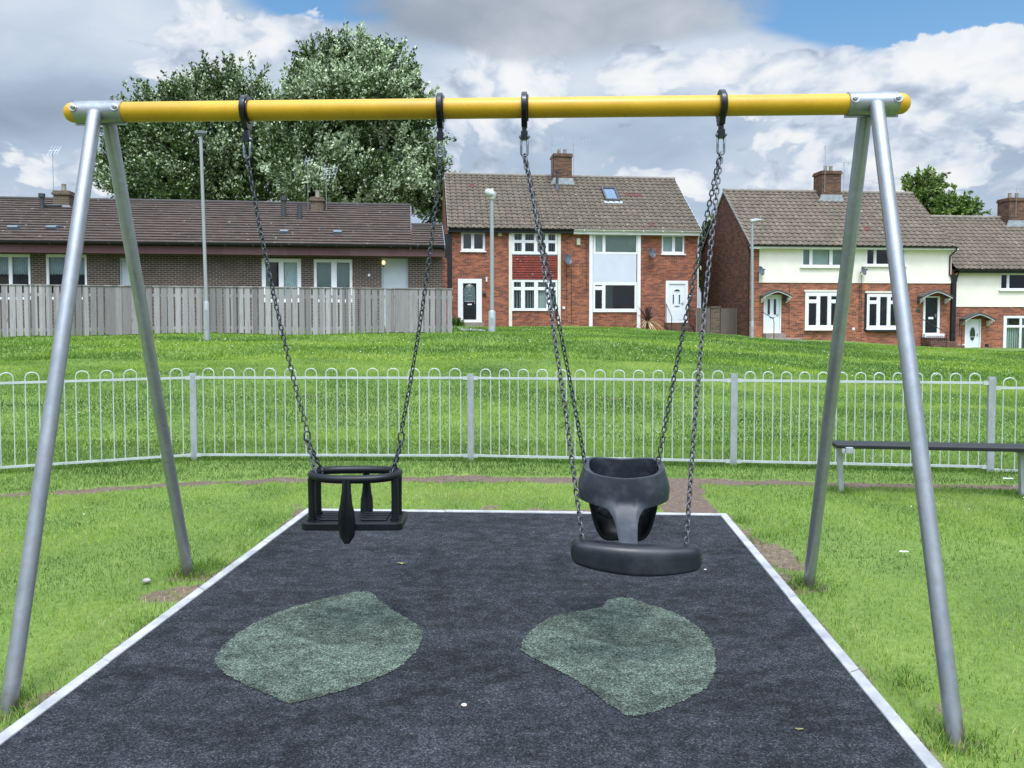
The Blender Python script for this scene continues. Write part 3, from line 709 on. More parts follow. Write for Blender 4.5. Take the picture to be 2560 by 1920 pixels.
def door(h, fr, leaf, mat, style, v=.02, parent=None, frame_mat='white_upvc', step=None):
    u0, u1, z0, z1 = fr; a, c, e, g = leaf; b = MB()
    wall_open(b, u0, u1, z0, z1, [(a, c, e, g)], v, .08)
    b.add([(u0, v, z0), (u1, v, z0), (u1, v, z1), (u0, v, z1), (u0, v + .1, z0), (u1, v + .1, z0), (u1, v + .1, z1), (u0, v + .1, z1)], [(0, 4, 5, 1), (1, 5, 6, 2), (2, 6, 7, 3), (3, 7, 4, 0)])
    D = MB(); w = c - a; H_ = g - e; lv = v + .04
    D.box(a + .004, c - .004, lv, lv + .045, e + .004, g - .004)
    for x0, x1, zq0, zq1 in (((.14, .46, .06, .34), (.54, .86, .06, .34)) if style not in ('oval_long', 'slim') else ()):      # raised lower panels
        D.box(a + w * x0, a + w * x1, lv - .012, lv + .002, e + H_ * zq0, e + H_ * zq1)
    d = D.build('door', M[mat], h.root, bevel=.006)
    b.build('door_frame', M[frame_mat], d)
    gl = MB(); trim = MB()
    def oval(cx, cz, rx, rz, a0=0, a1=360, n=28, flat=None):
        pts = [(cx + rx * math.cos(R(a0 + (a1 - a0) * i / n)), cz + rz * math.sin(R(a0 + (a1 - a0) * i / n))) for i in range(n + (0 if a1 - a0 == 360 else 1))]
        if flat is not None: pts += flat
        return pts
    shapes = []
    if style == 'arch':
        cx = a + w * .5; top = e + H_ * .95; lo = e + H_ * .50; rx = w * .38
        shapes = [[(cx - rx, lo), (cx + rx, lo)] + oval(cx, top - rx, rx, rx, 0, 180, 20)]
    elif style == 'fan':
        cx = a + w * .5
        shapes = [oval(cx, e + H_ * .80, w * .20, w * .14, 0, 180, 14), [(a + w * .22, e + H_ * .49), (a + w * .32, e + H_ * .49), (a + w * .32, e + H_ * .72), (a + w * .22, e + H_ * .72)], [(a + w * .60, e + H_ * .49), (a + w * .70, e + H_ * .49), (a + w * .70, e + H_ * .72), (a + w * .60, e + H_ * .72)]]
    elif style == 'slim':
        shapes = [[(a + w * q0, e + H_ * .50), (a + w * q1, e + H_ * .50), (a + w * q1, e + H_ * .92), (a + w * q0, e + H_ * .92)] for q0, q1 in ((.18, .36), (.58, .76))]
    elif style == 'oval_long':
        shapes = [oval(a + w * .5, e + H_ * .52, w * .21, H_ * .24)]
    for sp in shapes:
        gl.prism(sp, lv - .008, lv - .003)
        cx = sum(p[0] for p in sp) / len(sp); cz = sum(p[1] for p in sp) / len(sp)
        trim.tube([(p[0], lv - .006, p[1]) for p in sp], .012, 6, closed=True)
        if style == 'arch':
            for k_ in range(-2, 3): trim.tube([(cx + k_ * w * .13, lv - .010, cz - H_ * .13), (cx - k_ * w * .05, lv - .010, cz + .06), (cx + k_ * w * .1, lv - .010, cz + H_ * .14)], .006, 5)
            trim.tube([(p[0] * .55 + cx * .45, lv - .010, p[1] * .55 + cz * .45) for p in sp], .007, 5, closed=True)
    if shapes:
        gl.build('pane', M['glass_dark'] if mat != 'door_black' else M['door_glass'], d); trim.build('glazing_trim', M[mat] if mat != 'door_black' else M['aerial'], d)
    k_ = MB(); zz_ = e + H_ * .42
    if style != 'plain': k_.box(a + w * .34, a + w * .66, lv - .014, lv + .001, zz_ - .03, zz_ + .03); k_.build('letterbox', M['white_upvc'] if mat == 'door_black' else M['bolt'], d, bevel=.004)
    k_ = MB(); hx = a + w * .88; k_.box(hx - .018, hx + .018, lv - .010, lv + .001, e + H_ * .44, e + H_ * .54); k_.box(hx - .10, hx + .01, lv - .04, lv - .022, e + H_ * .49, e + H_ * .505); k_.box(hx - .006, hx + .006, lv - .03, lv - .008, e + H_ * .49, e + H_ * .505)
    k_.build('handle', M['bolt'], d)
    return d
M['door_glass'] = plain('leaded door glass', (.10, .14, .14), .15, 0, .5, 16)
def roof(h, ul, ur, v0, z0, v1, z1, mats, rows, tile=.30, wave=.045, step=.035, sub=8, parent=None, name='roof', red=(), skew=(0, 0), rtop=None):
    """one slope from the eave (v0,z0) to the ridge (v1,z1); u runs ul..ur; tiles are real waves and steps"""
    b = MB(); b.uv = []; L_ = math.hypot(v1 - v0, z1 - z0); dv, dz = (v1 - v0) / L_, (z1 - z0) / L_; nv, nz = -dz, dv
    if nz < 0: nv, nz = -nv, -nz
    n = max(2, int((ur - ul) / tile * sub)); g = L_ / rows; rn = random.Random(int(ul * 7))
    for i in range(rows):
        P = [[], [], []]; U = [[], [], []]
        jit = [rn.uniform(-.004, .004) for _ in range(n // sub + 2)]
        for k_ in range(n + 1):
            u = ul + (ur - ul) * k_ / n; ph = (u / tile) % 1.0
            wv = wave * (max(0, math.cos((ph - .3) * 2 * math.pi)) ** .8 if wave else 0) + jit[min(len(jit) - 1, k_ // sub)]
            for j, (l, off) in enumerate(((i * g + 1e-3, 0), (i * g, step), ((i + 1) * g + .02, 0))):
                o_ = off + (wv if j else -.02) ; P[j].append((u, v0 + dv * l + nv * o_, z0 + dz * l + nz * o_)); U[j].append((u, l + .003 + (.001 if j else 0)))
        nf = len(b.f); b.grid(P); b.uv += [q for row in U for q in row]
        if red:
            for fi in range(nf, len(b.f)):
                x = sum(b.v[t][0] for t in b.f[fi]) / 4
                if any(r0 <= i <= r1 and x0 <= x <= x1 for x0, x1, r0, r1 in red): b.mi[fi] = 1
    return b.build(name, mats, parent or h.root, recalc=False, angle=50)
def chimney(h, r, v, dep, mat, parent, pots, flash=True, potmat='pot', slope=.75):
    u0, u1, z0, z1 = r; b = MB(); b.box(u0, u1, v - dep / 2, v + dep / 2, z0 - .8, z1 - .16)
    b.box(u0 - .05, u1 + .05, v - dep / 2 - .05, v + dep / 2 + .05, z1 - .17, z1 - .08); b.box(u0 - .02, u1 + .02, v - dep / 2 - .02, v + dep / 2 + .02, z1 - .085, z1)
    c = b.build('chimney', M[mat], parent)
    for up in pots:
        q = MB(); q.tube([(up, v, z1 - .02), (up, v, z1 + .24), (up, v, z1 + .30), (up, v, z1 + .31)], [.10, .085, .10, .075], 14); q.build('chimney_pot', M[potmat], c, angle=40)
    if flash:
        zf = z0 - slope * dep / 2 + .02; q = MB(); q.prism([(u0 - .16, zf - .18), (u1 + .16, zf - .18), (u1 + .04, zf + .16), (u0 - .04, zf + .16)], v - dep / 2 - .03, v - dep / 2 - .005)
        q.build('flashing', M['lead'], c)
    return c
def yagi(parent, base, h_mast, boom, rods, dirx=1, tilt=0, rad=.012, low=None):
    """TV aerial: a mast and one or two rod booms"""
    b = MB(); x, v, z = base; b.tube([(x, v, z - .5), (x, v, z + h_mast)], rad, 6)
    for zz_, L_ in ((z + h_mast - .05, boom),) + (((z + low, boom * .9),) if low else ()):
        d = Vector((dirx * math.cos(tilt), .35, .16)).normalized(); p0 = Vector((x, v, zz_)) - d * .12; b.tube([p0, p0 + d * L_], rad * .7, 5)
        for i in range(rods):
            c = p0 + d * (L_ * (.05 + .95 * i / max(1, rods - 1))); w = .22 - .012 * i
            b.tube([c + Vector((0.05, w * .6, w)), c - Vector((0.05, w * .6, w))], rad * .45, 4)
        b.tube([p0 + d * .05 + Vector((0, .1, .26)), p0 + d * .05 - Vector((0, .1, .26))], rad * .6, 4)
    return b.build('aerial', M['aerial'], parent)
def dish(h, c, rad, parent=None, v=0.0, side=1):
    """satellite dish on a wall arm"""
    b = MB(); P = []
    ax = Vector((side * .55, -1, .35)).normalized(); q = ax.to_track_quat('Z', 'Y').to_matrix(); o = Vector((c[0], v - .24, c[1]))
    for i in range(6):
        r = rad * i / 5; P.append([o + q @ Vector((r * math.cos(2 * math.pi * k_ / 24), r * 1.1 * math.sin(2 * math.pi * k_ / 24), .10 * rad * (i / 5) ** 2 * 3)) for k_ in range(24)])
    b.grid(P, closed_v=True); b.tube([o - ax * .02, o + Vector((0, .22, -.05)), Vector((c[0], v + .01, c[1] - .18))], .02, 6)
    b.tube([o + q @ Vector((0, -rad * .9, .02)), o + ax * rad * 1.1], .012, 5); b.box(*(lambda p: (p.x - .03, p.x + .03, p.y - .04, p.y + .04, p.z - .03, p.z + .03))(o + ax * rad * 1.1))
    ob = b.build('satellite_dish', M['dish'], parent or h.root, angle=40)
    return ob
def gutter(h, u0, u1, v, z, mat, name='gutter', r=.06):
    b = MB(); n = 8; P = []
    for u in (u0, u1): P.append([(u, v + r * math.cos(R(180 + 180 * i / n)), z + r * math.sin(R(180 + 180 * i / n))) for i in range(n + 1)] + [(u, v + r * .8, z), (u, v - r * .8, z)])
    b.grid(P, closed_v=True); m_ = len(P[0]); b.f += [tuple(range(m_)), tuple(range(m_, 2 * m_))]; b.mi += [0, 0]
    k_ = u0 + .5
    while k_ < u1: b.box(k_ - .02, k_ + .02, v - r * 1.12, v + r, z - r * 1.12, z - r * .3); k_ += 1.0
    return b.build(name, M[mat], h.root, angle=50)
def downpipe(h, pts, mat, r=.036, square=0):
    b = MB()
    if square:
        u = pts[0][0]; b.box(u - square, u + square, -square * 1.4, .02, pts[-1][2], pts[0][2])
    else:
        b.tube(pts, r, 10)
        zt = pts[-2][2]
        while zt > pts[-1][2] + .3: b.tube([(pts[-1][0], pts[-1][1], zt), (pts[-1][0], pts[-1][1], zt - .05)], r * 1.3, 10); zt -= 1.7
    return b.build('downpipe', M[mat], h.root, angle=50)
def wallbox(h, r, dep, mat, name, v=0.0, bev=.01):
    b = MB(); b.box(r[0], r[1], v - dep, v + .005, r[2], r[3]); return b.build(name, M[mat], h.root, bevel=bev)
def shell(h, u0, u1, dep, zlo, zeave, zr, vr, opens, mat, gable_mat=None, depth=.12):
    """brick body: front wall with openings, two gables and the back"""
    b = MB(); wall_open(b, u0, u1, zlo, zeave, opens, 0, depth)
    g = 1 if gable_mat else 0
    for u in (u0, u1): b.add([(u, 0, zlo), (u, dep, zlo), (u, dep, zeave), (u, vr, zr), (u, 0, zeave)], [(0, 1, 2, 3, 4)], g)
    b.add([(u0, dep, zlo), (u1, dep, zlo), (u1, dep, zeave), (u0, dep, zeave)], [(0, 1, 2, 3)])
    o = b.build('wall', [M[mat]] + ([M[gable_mat]] if gable_mat else []), h.root, recalc=False)
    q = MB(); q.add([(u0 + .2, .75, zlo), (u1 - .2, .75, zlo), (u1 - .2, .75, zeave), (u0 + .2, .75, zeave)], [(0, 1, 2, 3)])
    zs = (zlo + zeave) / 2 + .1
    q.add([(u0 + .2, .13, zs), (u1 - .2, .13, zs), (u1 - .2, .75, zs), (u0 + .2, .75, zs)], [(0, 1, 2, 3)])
    q.build('room_gloom_sheet', M['interior'], h.root); return o  # dark sheets behind the openings stand in for indoor shade
def lap(h, parent_name, r, n, mat, v):
    """hung tiles / plain panel filling"""
    pass
def rail_tube(h, pts, r=.014, name='handrail'):
    b = MB(); b.tube(pts, r, 8); return b

c1 = lambda x, y: (x * .40999, 220 + y * .40999)
c2 = lambda x, y: (560 + x * .28931, 400 + y * .28931)
c3 = lambda x, y: (1080 + x * .31646, 360 + y * .31646)
c4 = lambda x, y: (1740 + x * .37071, 380 + y * .37071)
c8 = lambda x, y: (2300 + x * .28921, 420 + y * .28921)

# ---- the brick pair with two bays (straight behind the swings)
h = House(1420, 40.0, 7.0, .95, 'semi_detached_house', 'red brick pair of houses, one half with a white panel, the other red tile hung', 'house')
e0 = h.L(1121, 570, -.25); e1 = h.L(1754, 577.5, -.25); zE = (e0[1] + e1[1]) / 2
uL = h.L(*c3(118, 1000))[0]; uR = h.L(*c3(2108, 1000))[0]; VR = 4.1
zR = (h.L(1300, 440.5, VR)[1] + h.L(1690, 449, VR)[1]) / 2
z_sof = zE - .12
W1 = h.rect(c3, 230, 690, 420, 845); W4 = h.rect(c3, 1815, 714, 1995, 868)
BL = h.rect(c3, 605, 686, 1015, 1445); BRr = h.rect(c3, 1240, 703, 1645, 1475)
WL2 = h.rect(c3, 632, 692, 992, 868, -.06); WL1 = h.rect(c3, 632, 1072, 990, 1318, -.06)
WR2 = h.rect(c3, 1275, 706, 1630, 870, -.06); WR1 = h.rect(c3, 1272, 1090, 1618, 1328, -.06)
D1 = h.rect(c3, 205, 1065, 393, 1408); D1l = h.rect(c3, 245, 1100, 350, 1388)
D2 = h.rect(c3, 1845, 1080, 2020, 1412); D2l = h.rect(c3, 1872, 1105, 1998, 1408)
ins = lambda r, k_=.03: (r[0] + k_, r[1] - k_, r[2] + k_, r[3] - k_)
shell(h, uL, uR, 8.2, -1.0, zE, zR, VR, [W1, W4, D1, D2, ins(WL2), ins(WL1), ins(WR2), ins(WR1)], 'brick_red')
rf = roof(h, e0[0] - .02, e1[0] + .02, -.27, zE, VR, zR, [M['roof_house'], M['roof_red']], 16, red=[(h.L(*c3(292, 340), 2.9)[0], h.L(*c3(335, 340), 2.9)[0], 12, 12), (h.L(*c3(1528, 400), 2.6)[0], h.L(*c3(1660, 400), 2.6)[0], 10, 10), (h.L(*c3(1712, 640), .1)[0], h.L(*c3(1756, 640), .1)[0], 1, 1)])
roof(h, e0[0] - .02, e1[0] + .02, 2 * VR + .27, zE, VR, zR, [M['roof_house']], 16, sub=3, name='rear_roof')
q = MB(); q.tube([(e0[0] - .02, VR, zR + .02), (e1[0] + .02, VR, zR + .02)], .11, 10); q.build('ridge_tiles', M['ridge'], rf, angle=50)
for u in (e0[0] - .03, e1[0] + .0):
    q = MB(); q.prism([(-.27, zE - .10), (-.27, zE + .03), (VR, zR + .03), (VR, zR - .12)], u, u + .035, axis='x'); q.build('verge_board', M['lead'], h.root)
um = h.L(*c3(1122, 680), -.3)[0]
gutter(h, e0[0], um - .02, -.31, zE + .01, 'black_pipe', r=.07); gutter(h, um, e1[0] - .02, -.33, zE - .01, 'white_pipe', r=.065)
q = MB(); q.box(e0[0], um, -.25, -.002, zE - .20, zE - .06); q.build('soffit', M['black_pipe'], h.root)
q = MB(); q.box(um, e1[0], -.27, -.002, zE - .22, zE - .05); q.build('soffit', M['white_upvc'], h.root)
V = 'vertopen'
window(h, W1, grid_panes([.48], [[], []], ['vert', 'vert'], (.08, .10), (.10, .1)), sill=(.10, .06), glass='glass_dark')
window(h, WL2, grid_panes([.25, .52, .76], [[.55]] * 4, V, (.045, .09), (.06, .10)), v=-.06)
window(h, WL1, grid_panes([.24, .53, .80], [[.71]] * 4, [V, V, 'vertpale', 'roller'], (.03, .07), (.07, .08)), v=-.06)
window(h, WR2, grid_panes([.235], [[], []], 'roller', (.04, .08), (.05, .1)), v=-.06)
window(h, WR1, grid_panes([.245], [[.79], []], [None, 'curtain'], (.04, .10), (.06, .10)), v=-.06, glass='glass_dark')
window(h, W4, grid_panes([.53], [[], []], 'roller', (.06, .10), (.10, .1)), sill=(.10, .06))
zg0 = -.8
for (B0, bw, mat_) in ((BL, (c3(605, 0), c3(632, 0), c3(990, 0), c3(1015, 0)), 'cream_board'), (BRr, (c3(1240, 0), c3(1268, 0), c3(1618, 0), c3(1645, 0)), 'white_upvc')):
    xs_ = [h.L(x, 640)[0] for x, _ in bw]
    for x0, x1 in ((xs_[0], xs_[1] - .005), (xs_[2] + .005, xs_[3])):
        q = MB(); q.box(x0, x1, -.11, -.002, -.3, z_sof - .10); q.build('bay_board', M[mat_], h.root, bevel=.008)
    if mat_ == 'cream_board':
        q = MB(); q.box(xs_[0], xs_[3], -.13, -.002, z_sof - .098, z_sof - .02); q.build('bay_head', M[mat_], h.root, bevel=.008)
xs_ = [h.L(*c3(x, 970), -.05)[0] for x in (636, 988)]; za, zb_ = WL1[3] + .01, WL2[2] - .06
b = MB(); b.uv = []; rows = 10; gg = (zb_ - za) / rows
for i in range(rows):
    P = [[], []]; U = [[], []]
    for k_ in range(41):
        u = xs_[0] + (xs_[1] - xs_[0]) * k_ / 40
        P[0].append((u, -.075 - .006 * (k_ % 2), za + i * gg)); P[1].append((u, -.045, za + (i + 1) * gg + .01)); U[0].append((u, i * .13 + .004)); U[1].append((u, i * .13 + .126))
    b.grid(P); b.uv += U[0] + U[1]
    b.add([(xs_[0], -.075, za + i * gg), (xs_[1], -.075, za + i * gg), (xs_[1], -.04, za + i * gg), (xs_[0], -.04, za + i * gg)], [(0, 1, 2, 3)]); b.uv += [(xs_[0], 0)] * 4
b.build('hung_tile_panel', M['hung_tile'], h.root, recalc=False)
q = MB(); q.box(xs_[0], xs_[1], -.09, -.002, zb_, WL2[2] - .005); q.build('lead_apron', M['lead'], h.root)
xs_ = [h.L(*c3(x, 970), -.05)[0] for x in (1272, 1614)]
q = MB(); q.box(xs_[0], xs_[1], -.055, -.002, WR1[3] + .004, WR2[2] - .004); q.build('white_panel', M['white_panel'], h.root)
door(h, D1, D1l, 'door_black', 'arch', v=-.03); door(h, D2, D2l, 'door_white', 'fan', v=-.03)
r = h.rect(c3, 205, 1408, 400, 1424); q = MB(); q.box(r[0], r[1], -.5, -.002, -.3, r[3]); q.build('doorstep', M['stone_step'], h.root, bevel=.01)
r = h.rect(c3, 1835, 1412, 2030, 1500); q = MB()
for i in range(3): q.box(r[0] - .0, r[1] + .05 * i, -.35 - .28 * i, -.002 - .0 if i == 0 else -.35 - .28 * (i - 1) - .002, -.8, r[3] - .02 - .17 * i)
q.build('doorstep', M['brick_chim'], h.root)
q = MB(); x0 = r[0] + .05; q.tube([(x0, -.12, r[3] + .95), (x0, -.14, r[3] + .95), (x0 + .02, -.95, r[3] + .30), (x0 + .02, -.95, r[3] - .75)], .018, 8); q.tube([(x0, -.14, r[3] + .95), (x0, -.14, r[3] - .05)], .016, 8); q.build('handrail', M['black_pipe'], h.root)
q = MB(); x0 = r[1] - .02; q.tube([(x0, -.14, r[3] + .95), (x0, -.95, r[3] + .35), (x0, -.95, r[3] - .75)], .018, 8); q.tube([(x0, -.14, r[3] + .95), (x0, -.14, r[3] - .05)], .016, 8)
for i in range(5): q.tube([(x0, -.2 - .15 * i, r[3] + .9 - .11 * i), (x0, -.2 - .15 * i, r[3] - .1 - .12 * i)], .01, 6)
q.build('handrail', M['black_pipe'], h.root)
wallbox(h, h.rect(c3, 521, 690, 550, 728), .06, 'cream_box', 'alarm_box'); wallbox(h, h.rect(c3, 1142, 745, 1170, 798), .06, 'cream_box', 'alarm_box')
dish(h, h.L(*c3(1060, 917)), .24); dish(h, h.L(*c3(1720, 868)), .23)
wallbox(h, h.rect(c3, 1030, 1286, 1050, 1304), .04, 'white_upvc', 'vent'); wallbox(h, h.rect(c3, 2027, 1182, 2050, 1206), .06, 'white_upvc', 'wall_light', bev=.04); wallbox(h, h.rect(c3, 400, 1168, 426, 1190), .10, 'pipe_grey', 'wall_light', bev=.03)
wallbox(h, h.rect(c3, 424, 1052, 437, 1090), .05, 'cream_board', 'bell_box')
u = h.L(*c3(130, 900))[0]; q = MB(); q.box(u - .19, u + .17, -.10, -.002, -.3, zE - .25); q.build('downpipe', M['black_pipe'], h.root, bevel=.02)
u = h.L(*c3(2100, 900))[0]; downpipe(h, [(u, -.33, zE - .05), (u, -.06, zE - .35), (u, -.05, zE - .4), (u, -.05, -.4)], 'white_pipe', .035)
q = MB()
for x, y0, y1 in ((1062, 950, 1380), (1100, 980, 1430), (1218, 720, 1180)):
    a_ = h.L(*c3(x, y0)); b2 = h.L(*c3(x + 3, y1)); q.tube([(a_[0], -.012, a_[1]), (b2[0], -.012, b2[1])], .009, 5)
q.build('cable', M['black_pipe'], h.root)
r = h.rect(c3, 945, 95, 1085, 262, VR); cm = chimney(h, r, VR - .25, .95, 'brick_chim', rf, [r[0] + .35, r[1] - .30])
yagi(cm, (r[0] - .10, VR - .7, r[3] - .6), 1.35, .8, 7, 1, low=.85); yagi(cm, (r[1] + .10, VR - .7, r[3] - .6), 1.25, 1.1, 7, 1, low=.85)
a_ = h.L(*c3(988, 330), 3.0); q = MB(); q.tube([(a_[0], 3.0, a_[1] - .3), (a_[0], 3.0, a_[1] + .75)], .07, 10); q.tube([(a_[0], 3.0, a_[1] + .72), (a_[0], 3.0, a_[1] + .84)], .10, 10)
q.tube([(a_[0], 3.0, a_[1] - .25), (a_[0], 3.0, a_[1] + .12)], [.20, .08], 10); q.build('flue_pipe', M['pipe_grey'], rf, angle=40)
# skylight lying in the slope
sl = (zR - zE) / (VR + .27); an = math.atan(sl)
us0, us1 = h.L(*c3(1372, 405), 2.4)[0], h.L(*c3(1484, 405), 2.4)[0]
def on_slope(px, py, lift=0):
    c = Vector((0, 0, CAM_H)); o = (c - h.O); dd = ray(px, py)
    ou, ov, oz = o.dot(h.e), o.dot(h.n), CAM_H - h.zb; du, dv_, dz_ = dd.dot(h.e), dd.dot(h.n), dd.z
    t = (zE + lift + sl * (ov + .27) - oz) / (dz_ - sl * dv_); return Vector((ou + du * t, ov + dv_ * t, oz + dz_ * t))
p0 = on_slope(*c3(1428, 455)); p1 = on_slope(*c3(1428, 357)); pw = (on_slope(*c3(1484, 405)) - on_slope(*c3(1372, 405))).length
Lk = (p1 - p0).length
SM = Matrix.Translation(p0) @ Matrix.Rotation(an, 4, 'X')
q = MB()
for bx in ((-pw / 2, -pw / 2 + .09, 0, Lk), (pw / 2 - .09, pw / 2, 0, Lk), (-pw / 2 + .091, pw / 2 - .091, 0, .11), (-pw / 2 + .091, pw / 2 - .091, Lk - .10, Lk)): q.box(bx[0], bx[1], bx[2], bx[3], 0, .13)
q.xf(SM); sk = q.build('skylight', M['pipe_grey'], rf, bevel=.006)
q = MB(); q.box(-pw / 2 + .10, pw / 2 - .10, .12, Lk - .11, .06, .07); q.xf(SM); q.build('pane', plain('skylight glass', (.10, .17, .26), .12, 0, .1, 2, spec=.6), sk)
q = MB(); q.box(-pw / 2 - .1, pw / 2 + .1, -.26, -.02, .02, .055); q.xf(SM); q.build('flashing', M['lead'], sk)

# ---- the brick and cream pair
h3 = h = House(2140, 38.2, 6.0, .15, 'semi_detached_house', 'brick and cream rendered pair of houses with a dark brick gable facing left', 'house')
VR = 3.3; e0 = h.L(1880, 612, -.3); e1 = h.L(2391, 617, -.3); zE = (e0[1] + e1[1]) / 2
uL = h.L(*c4(357, 900))[0]; uR = h.L(*c4(1722, 900))[0]; zR = (h.L(1824, 478, VR)[1] + h.L(2296, 485.5, VR)[1]) / 2
A_ = h.rect(c4, 708, 645, 1000, 776, -.02); B2 = h.rect(c4, 1143, 648, 1412, 768, -.02)
Cw = h.rect(c4, 735, 945, 982, 1196); Dw = h.rect(c4, 1150, 957, 1380, 1192)
D1 = h.rect(c4, 455, 962, 573, 1222); D1l = h.rect(c4, 463, 972, 566, 1220)
D2 = h.rect(c4, 1530, 972, 1640, 1225); D2l = h.rect(c4, 1543, 982, 1626, 1220)
shell(h, uL, uR, 2 * VR, -1.6, zE, zR, VR, [ins(A_), ins(B2), Cw, Dw, D1, D2], 'brick_red2', 'brick_gable')
rf = roof(h, e0[0] - .05, e1[0], -.3, zE, VR, zR, [M['roof_house2'], M['roof_red']], 15, red=[(h.L(*c4(1135, 560), .7)[0], h.L(*c4(1180, 560), .7)[0], 4, 4)])
roof(h, e0[0] - .05, e1[0], 2 * VR + .3, zE, VR, zR, [M['roof_house2']], 15, sub=3, name='rear_roof')
q = MB(); q.tube([(e0[0] - .05, VR, zR + .02), (e1[0], VR, zR + .02)], .11, 10); q.build('ridge_tiles', M['ridge'], rf, angle=50)
q = MB()
for u in (e0[0] - .06,):
    q.prism([(-.3, zE - .06), (-.3, zE + .04), (VR, zR + .04), (2 * VR + .3, zE + .04), (2 * VR + .3, zE - .06), (VR, zR - .07)], u, u + .04, axis='x')
q.build('verge_strip', M['concrete'], h.root)
gutter(h, e0[0] - .05, e1[0] + .02, -.35, zE, 'black_pipe', r=.065)
q = MB(); q.box(uL, uR + .12, -.30, -.045, zE - .15, zE - .07); q.build('soffit', M['white_upvc'], h.root)
q = MB(); q.box(e0[0] - .05, uL + .5, -.31, -.302, zE - .18, zE - .065); q.build('fascia', M['white_upvc'], h.root)
cr = h.rect(c4, 425, 640, 1719, 883, 0)
q = MB(); wall_open(q, cr[0], cr[1], cr[2], zE - .05, [ins(A_), ins(B2)], -.035, .05); q.box(cr[0], cr[1], -.036, -.002, cr[2] - .004, cr[2] + .002); q.add([(cr[0], -.035, cr[2]), (cr[0], -.001, cr[2]), (cr[0], -.001, zE), (cr[0], -.035, zE)], [(0, 1, 2, 3)])
q.build('render_panel', M['render'], h.root)
window(h, A_, grid_panes([.225, .69], [[], [], []], 'roller', (.04, .10), (.06, .1)), v=-.05, sill=(.08, .05))
window(h, B2, grid_panes([.235, .74], [[], [], []], ['curtain', None, None], (.03, .09), (.05, .1)), v=-.05, sill=(.08, .05), glass='glass_dark')
window(h, Cw, grid_panes([.36, .66], [[.75], [], [.75]], None, (.09, .10), (.08, .08)), v=-.02, sill=(.10, .05), glass='glass_dark')
window(h, Dw, grid_panes([.34, .645], [[.76], [], [.76]], ['vertopen', 'vertopen', 'curtain'], (.07, .08), (.08, .08)), v=-.03, sill=(.10, .05), glass='glass_dark')
q = MB(); dw = Dw; q.box(dw[0] - .11, dw[0] - .003, -.025, -.002, dw[2] - .12, dw[3] + .03); q.box(dw[1] + .003, dw[1] + .06, -.025, -.002, dw[2] - .12, dw[3] + .03); q.box(dw[0] - .002, dw[1] + .002, -.14, -.002, dw[2] - .13, dw[2] - .055); q.build('painted_surround', M['black_pipe'], h.root)
q = MB(); q.box(dw[0] - .1, dw[1] + .1, -.05, -.002, dw[3] + .035, dw[3] + .13); q.build('lintel', M['cream_board'], h.root)
q = MB(); q.box(Cw[0] - .06, Cw[1] + .1, -.04, -.002, Cw[3] + .01, Cw[3] + .10); q.build('lintel', M['cream_board'], h.root)
door(h, D1, D1l, 'door_white', 'slim', v=-.02); door(h, D2, D2l, 'door_black', 'plain', v=-.04)
r = h.rect(c4, 1565, 1113, 1598, 1127); q = MB(); q.box(r[0], r[1], -.03, -.002, r[2], r[3]); q.build('letterbox', M['white_upvc'], h.root)
q = MB(); r = h.rect(c4, 1520, 1225, 1650, 1250); q.box(r[0], r[1], -.30, -.042, r[2], r[3]); q.build('door_sill', M['white_upvc'], h.root, bevel=.01)
def canopy(h, x0, x1, ytop, ybot, cs, v=0):
    a_ = h.L(*cs(x0, ybot)); b2 = h.L(*cs(x1, ybot)); zt = h.L(*cs((x0 + x1) / 2, ytop))[1]; zb2 = (a_[1] + b2[1]) / 2; um_ = (a_[0] + b2[0]) / 2; hw_ = (b2[0] - a_[0]) / 2
    top = []; n = 14
    for i in range(n + 1):
        t = -1 + 2 * i / n; top.append((um_ + hw_ * t, zb2 + (zt - zb2) * (.12 + .88 * (1 - abs(t) ** 1.35)) ))
    q = MB(); q.prism(top + [(x, z - .07) for x, z in reversed(top)], -.46, -.002); c_ = q.build('door_canopy', M['canopy'], h.root, angle=40)
    q = MB(); q.prism([(x * .985 + um_ * .015, z - .072) for x, z in top] + [(x * .985 + um_ * .015, z - .115) for x, z in reversed(top)], -.44, -.39); q.build('bargeboard', M['white_upvc'], c_, angle=40)
    for sx in (-1, 1): q = MB(); u = um_ + sx * hw_ * .86; q.prism([(-.04, zb2 - .30), (-.002, zb2 - .30), (-.002, zb2 - .06), (-.38, zb2 - .06), (-.38, zb2 - .12)], u - .03, u + .03, axis='x'); q.build('bracket', M['white_upvc'], c_)
canopy(h, 428, 622, 930, 975, c4); canopy(h, 1492, 1694, 932, 980, c4)
for x, y, w_ in ((600, 996, 16), (1505, 1006, 17)): wallbox(h, h.rect(c4, x - w_, y - 12, x + w_, y + 12), .12, 'pipe_grey', 'wall_light', bev=.05)
r = h.rect(c4, 448, 1224, 578, 1262); q = MB(); q.box(r[0], r[1], -.45, -.002, -1.2, r[3]); q.box(r[0] - .05, r[1] + .6, -.85, -.452, -1.2, r[3] - .2); q.build('doorstep', M['stone_step'], h.root, bevel=.012)
r = h.rect(c4, 1515, 1252, 1660, 1310); q = MB()
for i in range(4): q.box(r[0], r[1] + .22 * i, -.5 - .26 * i, -.002 if i == 0 else -.5 - .26 * (i - 1) - .002, -1.6, r[3] - .17 * i)
q.build('doorstep', M['brick_chim'], h.root)
zt = r[3]
q = MB(); u = h.L(*c4(470, 1200))[0]; z_ = h.rect(c4, 448, 1224, 578, 1262)[3]
q.tube([(u - .25, -.05, z_ + 1.0), (u - .2, -.2, z_ + .98), (u, -.8, z_ + .7), (u + .02, -.86, z_ + .55), (u + .02, -.86, z_ - .4)], .018, 8); q.build('handrail', M['black_pipe'], h.root)
